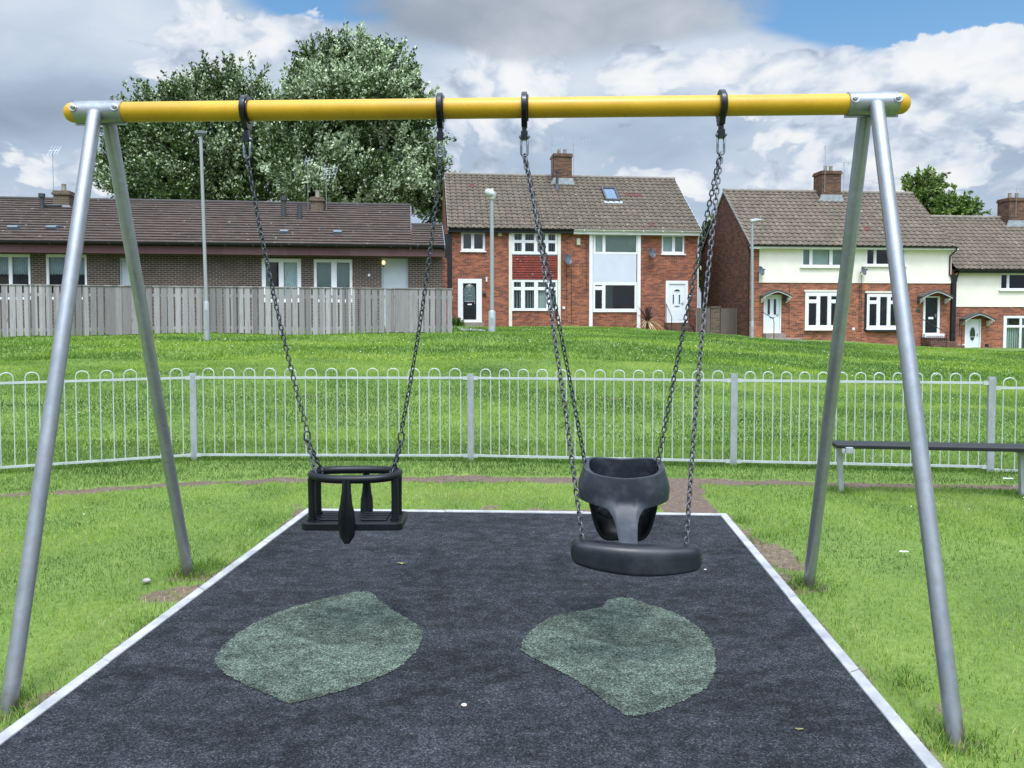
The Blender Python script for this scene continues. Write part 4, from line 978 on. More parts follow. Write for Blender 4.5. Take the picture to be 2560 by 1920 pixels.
for u0_, u1_ in ((r[0] + .02, r[0] + .95), (r[1] + .1, r[1] + .62)):
    q = MB()
    for zz2 in (zt + .92, zt + .12): q.tube([(u0_, -.55 - .0, zz2), (u1_, -.55, zz2)], .014, 6)
    n = int((u1_ - u0_) / .11)
    for i in range(n + 1): u = u0_ + (u1_ - u0_) * i / n; q.tube([(u, -.55, zt + .12 - (.5 if i in (0, n) else 0)), (u, -.55, zt + (.92 if u0_ > r[1] else .42))], .009 if 0 < i < n else .014, 6)
    if u0_ < r[1]:
        q = MB(); q.tube([(u0_ - .1, -.06, zt + .95), (u0_ + .48, -1.2, zt + .25), (u0_ + .48, -1.2, zt - 1.1)], .018, 8)
        for i in range(11): u = u0_ - .05 + i * .10; q.tube([(u, -.53, zt - .55), (u, -.53, zt + .08)], .010, 6)
        q.tube([(u0_ - .08, -.53, zt + .08), (u0_ + 1.0, -.53, zt + .08)], .014, 6)
    q.build('handrail', M['black_pipe'], h.root)
dish(h, h.L(*c4(420, 806)), .21, side=1); dish(h, h.L(*c4(1106, 806)), .20)
wallbox(h, h.rect(c4, 1052, 1185, 1070, 1202), .03, 'white_upvc', 'vent'); wallbox(h, h.rect(c4, 955, 1208, 972, 1228), .02, 'black_pipe', 'vent'); wallbox(h, h.rect(c4, 1484, 1060, 1510, 1078), .02, 'pipe_grey', 'house_plate', bev=0)
q = MB()
for x, y0, y1 in ((1112, 830, 1215), (1100, 890, 1215), (628, 890, 1200)):
    a_ = h.L(*c4(x, y0)); b2 = h.L(*c4(x - 2, y1)); q.tube([(a_[0], -.04 if y0 < 880 else -.012, a_[1]), (b2[0], -.04 if y0 < 880 else -.012, b2[1])], .009, 5)
q.build('cable', M['black_pipe'], h.root)
u = h.L(*c4(1729, 900))[0]; ut = h.L(*c4(1712, 700), -.06)[0]; ztp = h.L(*c4(1712, 650))[1]; zmid = h.L(*c4(1705, 845))[1]
q = MB(); q.tube([(ut + .16, -.35, zE - .05), (ut + .14, -.34, zE - .16), (ut, -.08, zE - .42), (ut, -.08, zmid + .15), (ut + .14, -.09, zmid - .05), (u - .04, -.11, zmid - .12)], .036, 9)
q.box(u - .09, u + .12, -.14, -.003, -1.4, zmid + .12); q.build('downpipe', M['black_pipe'], h.root)
u = h.L(*c4(368, 900))[0]; q = MB(); q.tube([(u - .28, -.35, zE - .02), (u - .24, -.3, zE - .14), (u - .1, -.05, zE - .3), (u - .1, -.05, -1.)], .036, 9); q.build('downpipe', M['black_pipe'], h.root)
r = h.rect(c4, 808, 141, 935, 280, VR); cm = chimney(h, r, VR - .2, .9, 'brick_chim', rf, [r[0] + .40, r[1] - .33])
yagi(cm, (r[0] + .1, VR - .75, r[3] - .6), 1.85, .9, 6, 1, low=.9); yagi(cm, (r[1] + .12, VR - .7, r[3] - .6), 1.05, 1.0, 6, 1)

# ---- the lower house at the right edge
h = House(2460, 39.6, 6.0, -.35, 'terraced_house', 'cream rendered house with an oval glazed white door, lower than its neighbour', 'house')
VR = 3.3; ze = (h.L(*c8(300, 876), -.3)[1] + h.L(*c8(890, 874), -.3)[1]) / 2; zE = ze
uL = h.L(*c8(268, 1200))[0] + .02; uR = uL + 13.5; zR = (h.L(*c8(200, 428), VR)[1] + h.L(*c8(890, 438), VR)[1]) / 2
B2 = h.rect(c8, 688, 910, 1010, 1054, -.02); Cw = h.rect(c8, 718, 1278, 1180, 1583); D1 = h.rect(c8, 385, 1306, 522, 1567); D1l = h.rect(c8, 394, 1314, 513, 1565)
uS = h3.L(*c4(1722, 900))[0]
shell(h, uL, uR, 2 * VR, -1.5, zE, zR, VR, [ins(B2), Cw, D1], 'brick_red2')
rf = roof(h, uL - .02, uR, -.3, zE, VR, zR, [M['roof_house2']], 15); roof(h, uL - .02, uR, 2 * VR + .3, zE, VR, zR, [M['roof_house2']], 15, sub=3, name='rear_roof')
q = MB(); q.tube([(uL, VR, zR + .02), (uR, VR, zR + .02)], .11, 10); q.build('ridge_tiles', M['ridge'], rf, angle=50)
gutter(h, uL + .02, uR, -.35, zE - .01, 'black_pipe', r=.07)
q = MB(); q.box(uL + .1, uR, -.30, -.045, zE - .18, zE - .08); q.build('soffit', M['black_pipe'], h.root)
cz = h.rect(c8, 300, 900, 899, 1200)[2]; ul2 = h.L(*c8(301, 1000))[0]
q = MB(); wall_open(q, ul2, uR, cz, zE - .05, [ins(B2)], -.035, .05); q.box(ul2, uR, -.036, -.002, cz - .004, cz + .002); q.build('render_panel', M['render'], h.root)
window(h, B2, grid_panes([.22, .78], [[], [], []], ['curtain', None, 'curtain'], (.03, .08), (.05, .1)), v=-.05, sill=(.08, .06), glass='glass_dark')
window(h, Cw, grid_panes([.32, .66], [[.70], [.70], [.70]], [['vertpale', 'curtain']] * 3, (.055, .06), (.03, .05)), v=-.03, sill=(.1, .06))
door(h, D1, D1l, 'door_white', 'oval_long', v=-.03); canopy(h, 338, 596, 1250, 1312, c8)
q = MB(); r = h.rect(c8, 312, 1525, 384, 1565); q.box(r[0], r[1], -.5, -.002, -.8, r[3]); q.box(r[1], r[1] + 1.1, -.5, -.032, -.8, D1[2] - .004); q.build('doorstep', M['white_pipe'], h.root)
wallbox(h, h.rect(c8, 560, 1520, 590, 1545), .02, 'black_pipe', 'vent')
a_ = h.L(*c8(330, 880), -.2); q = MB(); u = h.L(*c8(286, 1000))[0]; q.tube([(a_[0], -.35, zE - .05), (a_[0] - .05, -.3, zE - .22), (u + .12, -.10, zE - .42), (u + .1, -.1, zE - .6)], .036, 9); q.build('downpipe', M['black_pipe'], h.root)
r = h.rect(c8, 697, 272, 862, 440, VR); cm = chimney(h, r, VR - .2, .9, 'brick_chim', rf, [r[0] + .35, r[1] - .35])
yagi(cm, (r[0] + .3, VR - .75, r[3] - .5), 1.0, 1.0, 6, 1); yagi(cm, (r[1] + .1, VR - .75, r[3] - .6), .75, .9, 7, 1)

# ---- the brown brick bungalow row
h = House(566, 30.0, 7.5, .75, 'bungalow', 'long low brown brick bungalow with a brown tiled roof behind the picket fence', 'bungalow')
VR = 4.2
zE = (h.L(*c1(200, 938), -.45)[1] + h.L(*c2(1000, 728), -.45)[1] + h.L(*c2(1900, 742), -.45)[1]) / 3
uL = h.L(-500, 700)[0]; uR = h.L(*c2(1886, 950))[0]; zR = (h.L(*c1(100, 677), VR)[1] + h.L(*c2(1500, 398), VR)[1]) / 2
Wa = h.rect(c1, -75, 1013, 186, 1290); Wb = h.rect(c1, 280, 1015, 530, 1290); Wc = h.rect(c2, 325, 852, 667, 1230); Wd = h.rect(c2, 776, 858, 1110, 1230)
Da = h.rect(c1, 728, 1035, 850, 1480); Db = h.rect(c2, 1362, 850, 1592, 1480)
uM = h.L(*c2(1632, 490), VR * .7)[0]; gE = h.L(*c2(1905, 740), -.45)[0]
shell(h, uL, uR, 2 * VR, -1.0, zE - .30, zE - .30, VR, [Wa, Wb, Wc, Wd, Da, Db], 'brick_brown', depth=.14)
uRm = h.L(*c2(1612, 398), VR)[0]
rf = roof(h, uL - .1, uRm, -.5, zE, VR, zR, [M['roof_brown']], 17, tile=.33, wave=0, step=.042, sub=2)
roof(h, uL - .1, uRm, 2 * VR + .5, zE, VR, zR, [M['roof_brown']], 17, tile=.33, wave=0, step=.042, sub=1, name='rear_roof')
# the lower stub of roof running on past the main gable
sl = (zR - zE) / (VR + .5); zS = h.L(*c2(1750, 570), 1.9)[1]; vS = -.5 + (zS - zE) / sl
roof(h, uRm + .002, gE, -.5, zE, vS, zS, [M['roof_brown']], 9, tile=.33, wave=0, step=.042, sub=2, name='stub_roof')
roof(h, uRm + .002, gE, 2 * vS + .5, zE, vS, zS, [M['roof_brown']], 9, tile=.33, wave=0, step=.042, sub=2, name='stub_roof')
q = MB(); q.tube([(uL, VR, zR + .015), (uRm, VR, zR + .015)], .09, 8); q.tube([(uRm, vS, zS + .015), (gE, vS, zS + .015)], .08, 8); q.build('ridge_tiles', M['roof_brown'], rf, angle=50)
q = MB(); q.prism([(-.5, zE - .06), (VR, zR - .1), (VR, zR + .03), (vS, zS + .04)], uRm - .02, uRm + .03, axis='x'); q.prism([(-.5, zE - .12), (-.5, zE + .02), (vS, zS + .03), (2 * vS + .5, zE + .02), (2 * vS + .5, zE - .12)], gE, gE + .03, axis='x')
q.prism([(0, zE - .35), (VR, zR - .1), (2 * VR, zE - .35)], uRm - .16, uRm - .05, axis='x'); q.build('verge_board', M['tile_vent'], h.root)
gutter(h, uL, gE, -.56, zE - .02, 'black_pipe', r=.075)
q = MB(); q.box(uL, uR, -.46, -.43, zE - .40, zE - .11); q.build('fascia', M['fascia'], h.root)
q = MB(); q.box(uL, uR, -.428, -.002, zE - .40, zE - .34); q.build('soffit', M['fascia'], h.root)
window(h, Wa, grid_panes([.52], [[], []], [['nethalf'], ['nethalf']], (.05, .05), (.06, .1)), v=.03)
window(h, Wb, grid_panes([.5], [[], []], [['nethalf'], ['nethalf']], (.05, .05), (.06, .1)), v=.03)
window(h, Wc, grid_panes([.49], [[], []], ['curtain', 'net'], (.09, .07), (.10, .1)), v=.03)
window(h, Wd, grid_panes([.52], [[], []], 'vertpale', (.06, .06), (.12, .1)), v=.03)
ins2 = lambda r: (r[0] + .05, r[1] - .05, r[2], r[3] - .12)
for D_ in (Da, Db): door(h, (D_[0], D_[1], D_[2], D_[3]), ins2(D_), 'door_grey', 'panel', v=.10, frame_mat='door_grey')
wallbox(h, h.rect(c2, 1244, 985, 1264, 1006), .04, 'white_upvc', 'vent')
a_ = h.L(*c2(1380, 897)); q = MB(); q.tube([(a_[0], -.01, a_[1] - .12), (a_[0], -.10, a_[1] - .10), (a_[0], -.10, a_[1] - .02)], .02, 8); wl = q.build('wall_light', M['pipe_grey'], h.root)
q = MB(); P = []
for i in range(7): t = math.pi * i / 6; P.append([(a_[0] + .07 * math.sin(t) * math.cos(2 * math.pi * k_ / 12), -.10 + .07 * math.sin(t) * math.sin(2 * math.pi * k_ / 12), a_[1] + .04 - .09 * math.cos(t)) for k_ in range(12)])
q.grid(P, closed_v=True); q.build('lamp_globe', M['lampglow'], wl, smooth=True)
for cs, rc, potx, v_ in ((c1, (345, 632, 438, 712), 390, VR - .6), (c2, (757, 328, 864, 442), 808, VR - .6)):
    r = h.rect(cs, *rc, v_); cm = chimney(h, r, v_, .62, 'brick_chim2', rf, [h.L(*cs(potx, rc[1]), v_)[0]])
    if cs is c1: yagi(cm, (r[0] - .03, v_ - .2, r[3]), 1.65, .35, 4, 1)
    else: yagi(cm, (r[1] + .12, v_ - .2, r[3] - .3), 1.55, .6, 5, 1, low=1.25); yagi(cm, (r[0] - .12, v_ - .2, r[3] - .3), 1.85, .3, 3, 1)
ch_h = h
def pipe_on(cs, xm, y0, y1, v_, w_=.07, rr=None, cap=False):
    a_ = ch_h.L(*cs(xm, y1), v_); t_ = ch_h.L(*cs(xm, y0), v_); q = MB(); q.tube([(a_[0], v_, a_[1] - .3), (a_[0], v_, t_[1])], w_, 10)
    if cap: q.tube([(a_[0], v_, t_[1] - .12), (a_[0], v_, t_[1] + .03)], w_ * 1.45, 10)
    q.build('vent_pipe', M['pipe_grey'], rf, angle=40)
pipe_on(c1, 257, 648, 752, VR - 1.2, .085, cap=True); pipe_on(c2, 516, 325, 488, VR - 1.7, .10, cap=True); pipe_on(c2, 654, 388, 500, VR - 1.9, .10)
q = MB(); a_ = h.L(*c1(262, 715), VR - 1.1); q.tube([(a_[0], VR - 1.1, a_[1]), (a_[0] + .65, VR - 1.0, a_[1] + .02)], .05, 8); q.build('vent_pipe', M['pipe_grey'], rf)
for cs, x0, x1, y0, y1 in ((c1, 50, 104, 838, 866), (c1, 285, 340, 838, 866), (c2, 485, 552, 600, 640), (c2, 946, 1016, 604, 645)):
    xm, ym = (x0 + x1) / 2, y1
    c = Vector((0, 0, CAM_H)); o = c - h.O; dd = ray(*cs(xm, ym)); ou, ov, oz = o.dot(h.e), o.dot(h.n), CAM_H - h.zb; du, dv_, dz_ = dd.dot(h.e), dd.dot(h.n), dd.z
    t = (zE + sl * (ov + .5) - oz) / (dz_ - sl * dv_); P0 = Vector((ou + du * t, ov + dv_ * t, oz + dz_ * t)); w_ = abs(x1 - x0) * (.40999 if cs is c1 else .28931) * 32 / 2000 / 2
    q = MB(); q.prism([(-.02, .0), (-.02, .13), (.05, .16), (.42, .05), (.42, .0)], -w_, w_, axis='x'); q.xf(Matrix.Translation(P0) @ Matrix.Rotation(math.atan(sl), 4, 'X')); q.build('roof_vent', M['tile_vent'], rf, bevel=.015)

q = MB(); q.box(uR + .003, uR + .19, .05, .5, -1, zE - .42); q.build('end_pier', M['brick_red'], h.root)

# ---- picket fence in front of the bungalow
pf = House(566, 26.0, 9.0, 0, 'picket_fence', 'long weathered grey picket fence in front of the brown bungalow', 'fence')
u0 = pf.L(-420, 770)[0]; u1 = pf.L(*c2(1980, 1300))[0]; pit = .207
O_ = pf.O; top_at = lambda u: np.interp(u, [pf.L(0, 770)[0], pf.L(1133, 770)[0]], [pf.L(*c1(0, 1192))[1], pf.L(*c2(1978, 1110))[1]])
pf.root.location.z = 0
ga = (pf.L(*c2(1395, 1300))[0], pf.L(*c2(1632, 1300))[0]); gb = (pf.L(*c1(640, 1350))[0], pf.L(*c1(852, 1350))[0])
def gz(u): p = pf.O + pf.e * u; return tz(p.x, p.y)
def board_run(a, c, name, mat, gap):
    q = MB(); n = max(1, round((c - a) / (pit if gap else .165))); st = (c - a) / n; rn = random.Random(int(a * 10))
    for i in range(n):
        x0 = a + i * st; w_ = st * ((.79 if gap else .985)); t_ = top_at(x0); j = rn.uniform(-.012, .010); g_ = gz(x0)
        o_ = len(q.v); q.box(x0, x0 + w_, -.011 + rn.uniform(-.004, .004), .011, g_ + .02 + rn.uniform(0, .03), t_ - .03 + j)
        q.xf(Matrix.Translation((x0, 0, 0)) @ Matrix.Rotation(R(rn.uniform(-.35, .35)), 4, 'Y') @ Matrix.Translation((-x0, 0, 0)), o_)
    return q.build(name, M[mat], pf.root)
def rails(a, c, parent):
    for f in (.14, .80):
        q = MB(); z_ = lambda u: gz(u) + (top_at(u) - gz(u)) * f
        q.add([(a, .012, z_(a) - .05), (c, .012, z_(c) - .05), (c, .012, z_(c) + .05), (a, .012, z_(a) + .05), (a, .05, z_(a) - .05), (c, .05, z_(c) - .05), (c, .05, z_(c) + .05), (a, .05, z_(a) + .05)], [(0, 1, 2, 3), (4, 7, 6, 5), (0, 4, 5, 1), (3, 2, 6, 7)])
        q.build('rail', M['fence_wood'], parent)
cuts = [u0]; x = u0
segs = [(u0, gb[0], True), (gb[0], gb[1], False), (gb[1], ga[0], True), (ga[0], ga[1], False), (ga[1], u1, True)]
for a, c, gap in segs:
    if gap:
        n = max(1, round((c - a) / 2.9)); L_ = (c - a) / n
        for i in range(n): p_ = board_run(a + i * L_, a + (i + 1) * L_, 'picket_panel', 'fence_wood', True); rails(a + i * L_ + .01, a + (i + 1) * L_ - .01, p_)
    else: p_ = board_run(a, c, 'gate', 'gate_wood', False); rails(a + .02, c - .02, p_)
q = MB()
q.add([(u0, -.035, top_at(u0) - .03), (u1, -.035, top_at(u1) - .03), (u1, -.035, top_at(u1)), (u0, -.035, top_at(u0)), (u0, .05, top_at(u0) - .03), (u1, .05, top_at(u1) - .03), (u1, .05, top_at(u1)), (u0, .05, top_at(u0))], [(0, 1, 2, 3), (4, 7, 6, 5), (3, 2, 6, 7), (0, 4, 5, 1), (1, 5, 6, 2)])
q.build('capping_rail', M['fence_wood'], pf.root)
x = u0 + .1
while x < u1 + .1:
    q = MB(); q.box(x - .05, x + .05, .052, .15, gz(x) - .2, top_at(x) - .04); q.build('post', M['fence_wood'], pf.root); x += 2.9

# ---- brown boards and a brick pier between the two pairs
bf = House(1840, 39.0, 6.0, 0, 'board_fence', 'dark brown boarded side fence between the two pairs of houses', 'fence')
a, c = bf.L(*c4(166, 1100))[0], bf.L(*c4(358, 1100))[0]; zt, z0_ = bf.L(*c4(260, 1053))[1], bf.L(*c4(260, 1262))[1] - .3
q = MB(); n = 17
for i in range(n): x0 = a + (c - a) * i / n; q.box(x0, x0 + (c - a) / n - .012, -.01 + .006 * (i % 2), .02, z0_, zt - .02 * ((i * 7) % 3) / 3)
q.build('boarding', M['fence_brown'], bf.root)
a2 = bf.L(*c4(0, 1100))[0]; b2_ = bf.L(*c4(100, 1100))[0]
q = MB(); n = 8
for i in range(n): x0 = a2 + (b2_ - a2) * i / n; q.box(x0, x0 + (b2_ - a2) / n - .01, .0, .03, z0_, zt)
q.build('boarding', M['fence_brown'], bf.root)
for z_ in (zt - .3, z0_ + .6): q = MB(); q.box(a2, c, .03, .07, z_, z_ + .1); q.build('rail', M['fence_brown'], bf.root)
pr = House(1840, 38.9, 6.0, 0, 'brick_pier', 'squat brown brick gate pier beside the dark side fence', 'brick pier')
a, c = pr.L(*c4(102, 1100))[0], pr.L(*c4(162, 1100))[0]; q = MB(); q.box(a, c, 0, .4, z0_, zt + .02); q.box(a - .03, c + .03, -.03, .43, zt + .021, zt + .09); q.build('pier', M['brick_chim2'], pr.root)

# ------------------------------------------------------------------ lamp columns
def lamp(px, py_base, d, hpx_top, base_top, r_pole, r_base, style, label, lean=0):
    p = at_d(px, py_base, d); zt = at_d(px, hpx_top, d).z; zb = tz(p.x, p.y) - .02; zb = min(zb, p.z); zk = at_d(px, base_top, d).z
    o = thing('street_lamp', label, 'street lamp', (p.x, p.y, zb), 0, 'street lamps'); H_ = zt - zb; kb = zk - zb
    q = MB(); q.tube([(0, 0, -.2), (0, 0, kb - .05), (0, 0, kb)], [r_base, r_base, r_base * .72], 16); q.tube([(0, 0, kb - .02), (lean * .5, 0, H_ * .6), (lean, 0, H_)], [r_pole * 1.05, r_pole, r_pole * .92], 16)
    q.box(-.045, .045, -r_base - .004, -r_base + .03, .35, kb - .25)
    q.build('column', M['lamp_steel'], o, angle=40); return o, H_, lean
o, H_, le = lamp(517, 836, 23.5, 338, 753, .048, .078, 'flat', 'tall grey lamp column with a small flat head rising in front of the picket fence', -.09)
q = MB(); q.prism(arc(0, 0, .075, 0, 360, 20)[:-1], H_ - .02, H_ + .03, axis='z'); q.prism(arc(0, 0, .11, 0, 360, 20)[:-1], H_ + .03, H_ + .11, axis='z'); q.xf(Matrix.Translation((le, 0, 0)) @ Matrix.Scale(1.6, 4, (1, 0, 0))); q.build('lamp_head', M['lamp_head'], o, bevel=.012)
o, H_, le = lamp(1230, 838, 27.0, 494, 776, .066, .122, 'dome', 'grey lamp column with a white dome head in front of the red brick houses', 0)
q = MB(); P = [];
for i in range(9):
    t = math.pi * i / 8; P.append([(-.06 + .19 * math.sin(t) * math.cos(2 * math.pi * k_ / 18), .17 * math.sin(t) * math.sin(2 * math.pi * k_ / 18), H_ + .14 - .15 * math.cos(t) - .25 * (.19 * math.sin(t) * math.cos(2 * math.pi * k_ / 18))) for k_ in range(18)])
q.grid(P, closed_v=True); q.build('lamp_dome', M['lamp_dome'], o, smooth=True)
q = MB(); q.tube([(0, 0, H_ - .06), (.03, 0, H_ + .08), (.07, 0, H_ + .20)], [.09, .115, .105], 14); q.tube([(.02, 0, H_ + .22), (.02, 0, H_ + .31)], .035, 10); q.build('lamp_collar', M['lamp_dome'], o, angle=40)
o, H_, le = lamp(1880, 846, 33.5, 552, 801, .055, .07, 'arm', 'slim lamp column with a flat arm head near the dark brick gable', -.05)
q = MB(); q.prism([(-.08, H_ - .06), (.08, H_ - .03), (.40, H_ + .03), (.42, H_ + .06), (.15, H_ + .09), (-.08, H_ + .06)], -.09, .09); q.xf(Matrix.Translation((le, 0, 0))); q.build('lamp_head', M['lamp_dome'], o, bevel=.02)
# ------------------------------------------------------------------ play surface, kerb, path
KW = .052
BLc, BRc = on_z(768, 1274), on_z(1815, 1287); L2, R2 = on_z(0, 1839), on_z(2353, 1920)
dL, dR = (L2 - BLc).normalized(), (R2 - BRc).normalized()
def ext(p, d, y): return p + d * ((y - p.y) / d.y)
FLc, FRc = ext(BLc, dL, -2.0), ext(BRc, dR, -2.0)
dB = (BRc - BLc).normalized(); nL = Vector((-dL.y, dL.x, 0)); nR = Vector((dR.y, -dR.x, 0)); nB = Vector((dB.y, -dB.x, 0))
if nL.x < 0: nL = -nL
if nR.x > 0: nR = -nR
def inter(p, d, q, e):
    t = ((q.x - p.x) * e.y - (q.y - p.y) * e.x) / (d.x * e.y - d.y * e.x); return p + d * t
iBL = inter(BLc + nL * KW, dL, BLc + nB * KW, dB); iBR = inter(BRc + nR * KW, dR, BRc + nB * KW, dB)
iFL, iFR = FLc + nL * KW, FRc + nR * KW
def pad_dist(x, y):
    """distance outside the kerb's outer line (negative inside)"""
    a = -((x - BLc.x) * nL.x + (y - BLc.y) * nL.y); b = -((x - BRc.x) * nR.x + (y - BRc.y) * nR.y); c = -((x - BLc.x) * nB.x + (y - BLc.y) * nB.y)
    return np.maximum(np.maximum(a, b), c)
def vnoise(x, y, s, seed=0):
    """smooth value noise, numpy"""
    x = np.asarray(x, float) * s + seed * 17.3; y = np.asarray(y, float) * s - seed * 9.1
    xi, yi = np.floor(x), np.floor(y); xf, yf = x - xi, y - yi; u, v = xf * xf * (3 - 2 * xf), yf * yf * (3 - 2 * yf)
    h = lambda a, b: np.modf(np.abs(np.sin(a * 127.1 + b * 311.7 + seed) * 43758.5453))[0]
    return (h(xi, yi) * (1 - u) + h(xi + 1, yi) * u) * (1 - v) + (h(xi, yi + 1) * (1 - u) + h(xi + 1, yi + 1) * u) * v
def fbm(x, y, s, seed=0, o=4):
    r = 0; a = .5; 
    for i in range(o): r = r + a * vnoise(x, y, s * 2 ** i, seed + i * 3); a *= .5
    return r / (1 - .5 ** o)
# the trodden path: a strip in front of the railing and a branch to the pad
PATH_PX = [(-900, 1262, 14), (-400, 1252, 12), (0, 1238, 11), (250, 1222, 12), (478, 1206, 13), (700, 1199, 15), (1000, 1196, 15), (1300, 1196, 16), (1600, 1199, 17), (1900, 1205, 12), (2200, 1212, 10), (2560, 1217, 9), (3000, 1222, 8)]
PC = [on_z(x, y) for x, y, w in PATH_PX]
PCx = np.array([p.x for p in PC]); PCy = np.array([p.y for p in PC]); PCw = np.array([(on_z(x, y - w / 2).y - on_z(x, y + w / 2).y) * .6 for x, y, w in PATH_PX])
BRN = [on_z(*zz(x, y)) for x, y in ((1420, 1113.5), (1432, 1090), (1440, 1062), (1446, 1040), (1500, 1042), (1520, 1062), (1540, 1085), (1572, 1115))]
def in_poly(x, y, P):
    x = np.asarray(x, float); y = np.asarray(y, float); r = np.zeros(x.shape, bool); n = len(P)
    for i in range(n):
        a, b = P[i], P[i - 1]; c = ((a.y > y) != (b.y > y)) & (x < (b.x - a.x) * (y - a.y) / ((b.y - a.y) if abs(b.y - a.y) > 1e-9 else 1e-9) + a.x); r ^= c
    return r
def path_amount(x, y):
    d = np.abs(y - np.interp(x, PCx, PCy)) - np.interp(x, PCx, PCw) + (fbm(x, y, 4.5, 5) - .5) * .26
    a = np.clip(-d / .05, 0, 1)
    jx = x + (fbm(x, y, 5, 8) - .5) * .22; jy = y + (fbm(x, y, 5, 12) - .5) * .22
    return np.maximum(a, in_poly(jx, jy, BRN).astype(float))
FEET = [(f.x, f.y) for f in feet] + [(bf0.x, bf0.y), (bf1.x, bf1.y)] + [(p.x, p.y) for p in pp[1:7]]
def soil_amount(x, y):
    """bare earth: worn strips along the kerb, scuffs round the legs"""
    pd = pad_dist(x, y); n = fbm(x, y, 3.2, 21); n2 = fbm(x, y, 1.3, 33)
    s = np.clip((n * .55 + n2 * .65 - .56 - np.clip(pd - .04, 0, 1) * 1.15) * 9, 0, 1) * (pd < .45)
    s = np.maximum(s, np.clip((.05 - pd + (n - .5) * .08) * 30, 0, 1) * (pd > -.02) * .7)
    for fx, fy in FEET:
        r = np.hypot(x - fx, y - fy); s = np.maximum(s, np.clip((.115 - r + (n - .5) * .18) * 18, 0, 1))
    for fx, fy, rr in ((feet[1].x + .02, feet[1].y - .32, .16), (feet[0].x + .18, feet[0].y + .12, .22), (feet[0].x + .30, feet[0].y + .45, .20), (feet[2].x - .02, feet[2].y - .28, .07), (feet[2].x + .05, feet[2].y - .48, .06), (feet[3].x + .10, feet[3].y + .22, .16), (feet[3].x - .25, feet[3].y - .05, .2), (feet[2].x - .22, feet[2].y + .32, .11)):
        r = np.hypot((x - fx), (y - fy) * 1.3); s = np.maximum(s, np.clip((rr - r + (n - .5) * .35) * 9, 0, .9))
    far = y > 8.6
    s = np.maximum(s, far * np.clip((fbm(x, y * 1.8, 1.7, 44) - .74) * 9, 0, .55) * (y < 13))
    return s

def axis_pts(segs):
    out = []
    for a, b, st in segs: out += list(np.arange(a, b, st))
    return np.array(out + [segs[-1][1]])
gx = np.concatenate([-np.geomspace(300, 7.2, 40), np.arange(-7.0, 8.0, .07), np.geomspace(8.2, 300, 40)])
gy = np.concatenate([-np.geomspace(60, 1.2, 14), np.arange(-1, 1.8, .25), np.arange(1.8, 9.2, .06), np.geomspace(9.3, 60, 90), np.geomspace(66, 500, 16)])
GX, GY = np.meshgrid(gx, gy); GZ = terrain(GX, GY)
PA = path_amount(GX, GY) * ((GY > 3) & (GY < 8.4)); SA = soil_amount(GX, GY) * (GY < 16) * (np.abs(GX) < 12)
pdg = pad_dist(GX, GY); near = (GY < 9)
GZ = GZ + near * (.014 * (fbm(GX, GY, 2.5, 3) - .5)) - .018 * PA + .02 * np.clip((GY - np.interp(GX, PCx, PCy) - .25) / .12, 0, 1) * (GY < 9.5) * (GY > 3)
GZ = np.where(pdg < .10, np.minimum(GZ, -.004), GZ); GZ = np.where(pdg < -.12, -.05, GZ)
ny, nx = GX.shape; idx = np.arange(nx * ny).reshape(ny, nx)
Q = np.stack([idx[:-1, :-1], idx[:-1, 1:], idx[1:, 1:], idx[1:, :-1]], -1).reshape(-1, 4)
m, k, p, out = new_mat('lawn earth'); oc = coord(k)
f, _ = k.noise(oc, .9, 6, .6); g, _ = k.noise(oc, 28, 5, .65); w, _ = k.noise(oc, .22, 3, .5)
green = k.ramp(k.m('ADD', k.m('MULTIPLY', f, .55), k.m('MULTIPLY', g, .45)), [(.30, (.055, .095, .016)), (.52, (.12, .19, .030)), (.72, (.20, .26, .06))])
soil = k.ramp(g, [(.3, (.085, .055, .036)), (.55, (.165, .115, .080)), (.75, (.27, .21, .155))])
pathc = k.ramp(g, [(.28, (.085, .056, .042)), (.55, (.135, .092, .070)), (.75, (.20, .145, .115))])
sa = k.n('ShaderNodeAttribute', attribute_name='soil').outputs['Fac']; pa = k.n('ShaderNodeAttribute', attribute_name='trodden').outputs['Fac']
c = k.mix(k.m('ADD', k.ss(sa, .25, .7), 0), green, soil); c = k.mix(k.ss(pa, .3, .7), c, pathc)
k.put(p.inputs['Base Color'], c); p.inputs['Roughness'].default_value = .95; k.put(p.inputs['Normal'], k.bump(g, .6, .02))
gr = fast_mesh('ground', np.stack([GX.ravel(), GY.ravel(), GZ.ravel()], 1), Q, [m], {'soil': SA.ravel(), 'trodden': PA.ravel()})
gr.data.polygons.foreach_set('use_smooth', [True] * len(gr.data.polygons)); tag(gr, kind='structure')
def ground_z(x, y):
    i = np.clip(np.searchsorted(gx, x) - 1, 0, nx - 2); j = np.clip(np.searchsorted(gy, y) - 1, 0, ny - 2)
    fx = (x - gx[i]) / (gx[i + 1] - gx[i]); fy = (y - gy[j]) / (gy[j + 1] - gy[j])
    return (GZ[j, i] * (1 - fx) + GZ[j, i + 1] * fx) * (1 - fy) + (GZ[j + 1, i] * (1 - fx) + GZ[j + 1, i + 1] * fx) * fy

